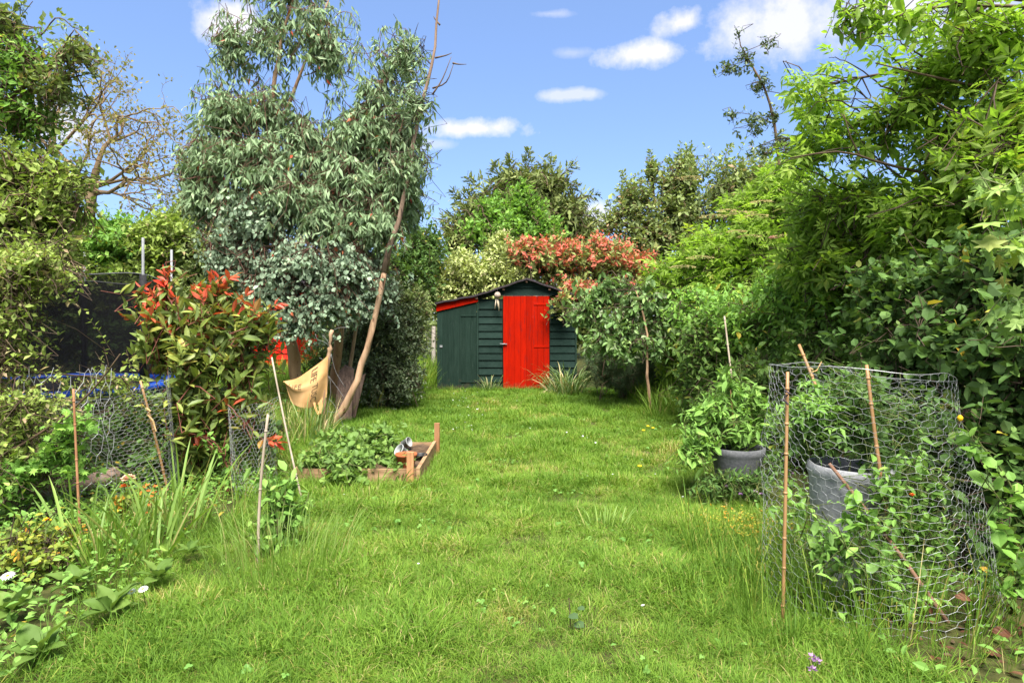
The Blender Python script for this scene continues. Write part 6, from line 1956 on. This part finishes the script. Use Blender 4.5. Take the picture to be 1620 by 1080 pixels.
    # longer tufts
    x, y = scatter(9000, -2.6, 3.0, 2.1, 12.3, lambda x, y: inside(x, y) * sm(.52, .78, vnoise(x, y, .5, 37)))
    k = ~((x > -2.0) & (x < -.72) & (y > 5.44) & (y < 6.64))
    put(x[k], y[k], [5, 6, 7], .55 + .4 * rng.random(k.sum()), tint(x[k], y[k]) - .05)
    # rank edges of the lawn
    x, y = scatter(16000, -3.6, 3.4, 2.1, 12.4, lambda x, y: np.exp(-((x - lawn_left(y) + .12) / .22) ** 2) * (.5 - .38 * ((y > 3.7) & (y < 5.6))) + np.exp(-((x - lawn_right(y) - .1) / .22) ** 2) * .5)
    k = ~((x > -2.02) & (x < -.72) & (y > 5.42) & (y < 6.66))
    put(x[k], y[k], [5, 6, 7], .5 + .7 * rng.random(k.sum()), tint(x[k], y[k]) - .08)
    # around the raised bed
    a = rng.random(900)
    x = np.concatenate([-1.75 + 1.05 * a[:450], np.full(450, -.70) + .04 * rng.normal(size=450)])
    y = np.concatenate([np.full(450, 5.38) + .05 * rng.normal(size=450), 5.4 + 1.3 * a[450:]])
    k = (x > -.70) | (y < 5.43)
    put(x[k], y[k], [5, 6, 7], .45 + .5 * rng.random(k.sum()), tint(x[k], y[k]))
    # seeding grass left of the lawn and under the eucalyptus
    x, y = scatter(1500, -3.4, -1.5, 3.4, 9.2, lambda x, y: np.exp(-((x - lawn_left(y) + .25) / .3) ** 2) * .4 * sm(.35, .65, vnoise(x, y, .5, 38)))
    put(x, y, [11, 12], .6 + .5 * rng.random(len(x)), tint(x, y) + .08)
    x, y = scatter(420, 1.0, 2.3, 2.6, 4.2, lambda x, y: .5 + 0 * x)
    put(x, y, [5, 6, 11, 12], .6 + .5 * rng.random(len(x)), tint(x, y) - .05)
    # meadow beside and behind the shed, and left under the trees
    x, y = scatter(5200, -4.8, -1.42, 9.8, 16.5, lambda x, y: sm(0, .4, lawn_left(np.minimum(y, 12.4)) - x + .2) * .9)
    put(x, y, [13, 14], .7 + .5 * rng.random(len(x)), tint(x, y) + .10)
    x, y = scatter(3000, -3.5, -2.2, 6.4, 10.5, lambda x, y: .7 + 0 * x)
    put(x, y, [11, 12, 5, 6], .5 + .5 * rng.random(len(x)), tint(x, y) + .1)
    x, y = scatter(2600, 1.9, 4.6, 9.0, 14, lambda x, y: .6 + 0 * x)
    put(x, y, [8, 9, 13], .5 + .5 * rng.random(len(x)), tint(x, y) - .05)
    # skirt of grass along the foot of the shed
    x = rng.uniform(-1.45, 1.2, 420)
    y = 12.42 + .06 * rng.normal(size=420)
    k = y < 12.47
    put(x[k], y[k], [5, 6, 7], .45 + .55 * rng.random(k.sum()), tint(x[k], y[k]))
    pts_, idx_, rot_, scl_, gt_ = np.concatenate(pts), np.concatenate(idx), np.concatenate(rot), np.concatenate(scl), np.concatenate(gt)
    me = bpy.data.meshes.new('grass')
    me.vertices.add(len(pts_))
    me.vertices.foreach_set('co', pts_.astype(np.float32).ravel())
    for nm, ty, key, arr in (('idx', 'INT', 'value', idx_.astype(np.int32)), ('rot', 'FLOAT_VECTOR', 'vector', rot_.astype(np.float32).ravel()), ('scl', 'FLOAT', 'value', scl_.astype(np.float32)), ('gtint', 'FLOAT', 'value', gt_.astype(np.float32))):
        at = me.attributes.new(nm, ty, 'POINT')
        at.data.foreach_set(key, arr)
    o = bpy.data.objects.new('grass', me)
    S.collection.objects.link(o)
    tag(o, 'uneven green lawn grass with long tufts and bare thin patches', None, None, 'stuff')
    ng = bpy.data.node_groups.new('grass_scatter', 'GeometryNodeTree')
    ng.interface.new_socket('Geometry', in_out='INPUT', socket_type='NodeSocketGeometry')
    ng.interface.new_socket('Geometry', in_out='OUTPUT', socket_type='NodeSocketGeometry')
    N = ng.nodes
    gi, go = N.new('NodeGroupInput'), N.new('NodeGroupOutput')
    ci = N.new('GeometryNodeCollectionInfo')
    ci.inputs['Collection'].default_value = col
    ci.inputs['Separate Children'].default_value = True
    ci.inputs['Reset Children'].default_value = True
    ip = N.new('GeometryNodeInstanceOnPoints')
    ip.inputs['Pick Instance'].default_value = True

    def na(name, ty):
        nd = N.new('GeometryNodeInputNamedAttribute')
        nd.data_type = ty
        nd.inputs['Name'].default_value = name
        return next(s for s in nd.outputs if s.enabled and s.name == 'Attribute')
    ng.links.new(gi.outputs[0], ip.inputs['Points'])
    ng.links.new(ci.outputs[0], ip.inputs['Instance'])
    ng.links.new(na('idx', 'INT'), ip.inputs['Instance Index'])
    ng.links.new(na('rot', 'FLOAT_VECTOR'), ip.inputs['Rotation'])
    ng.links.new(na('scl', 'FLOAT'), ip.inputs['Scale'])
    ng.links.new(ip.outputs[0], go.inputs[0])
    md = o.modifiers.new('scatter', 'NODES')
    md.node_group = ng
    print('grass tufts', len(pts_))


grass()


# small daisies dotted over the lawn
def lawn_daisies():
    V = [np.array([0, 0, .9])]
    fs = []
    n = 8
    V = [(0, 0, 0)] + [(math.cos(a), math.sin(a), .12) for a in np.linspace(0, 2 * math.pi, n, endpoint=False)]
    fs = [(0, i + 1, (i + 1) % n + 1) for i in range(n)]
    me = mesh_data('lawn_daisy', np.array(V) * .0085, np.array(fs), M['white_petal'], np.full(n + 1, .5))
    x1, y1 = scatter(700, -1.6, 2.2, 2.4, 12, lambda x, y: sm(0, .3, x - lawn_left(y)) * sm(0, .3, lawn_right(y) - x) * (.008 + .10 * sm(.6, .8, vnoise(x, y, .7, 41))))
    x2, y2 = scatter(160, -1.2, .3, 7.6, 11.8, lambda x, y: .75 * np.exp(-((x + .55 - (9.5 - y) * .0) / .4) ** 2))
    x, y = np.concatenate([x1, x2]), np.concatenate([y1, y2])
    for a, b in zip(x, y):
        if -2.0 < a < -.72 and 5.4 < b < 6.7:
            continue
        o = bpy.data.objects.new('lawn_daisy', me)
        o.location = (a, b, float(ground_z(a, b)) + random.uniform(.055, .085))
        o.rotation_euler = (random.uniform(-.1, .5), random.gauss(0, .25), random.random() * 6)
        s = random.uniform(.75, 1.25)
        o.scale = (s, s, s)
        tag(o, 'tiny white lawn daisy in the short grass', 'flower', 'white daisies dotted over the lawn')
        S.collection.objects.link(o)
    for q, (px, py) in enumerate([(1025, 673), (1033, 676), (1012, 740), (1018, 680)]):
        c = G(px, py + 12)
        o = MB().lathe((c[0], c[1], .08), [(.001, .012), (.016, .009), (.02, .002), (.004, -.004)], 10).build('dandelion', M['yellow_flower'], base=c, smooth=True)
        tag(o, 'single yellow dandelion in mid lawn, nearer than the cluster by the fruit tree' if py > 700 else 'yellow dandelion on the far lawn near the thin fruit tree', 'flower', 'yellow dandelions on the lawn')


lawn_daisies()
print('tris', sum(sum(len(p.vertices) - 2 for p in me.polygons) * 0 + len(me.loops) - 2 * len(me.polygons) for me in bpy.data.meshes), 'objects', len(S.objects))
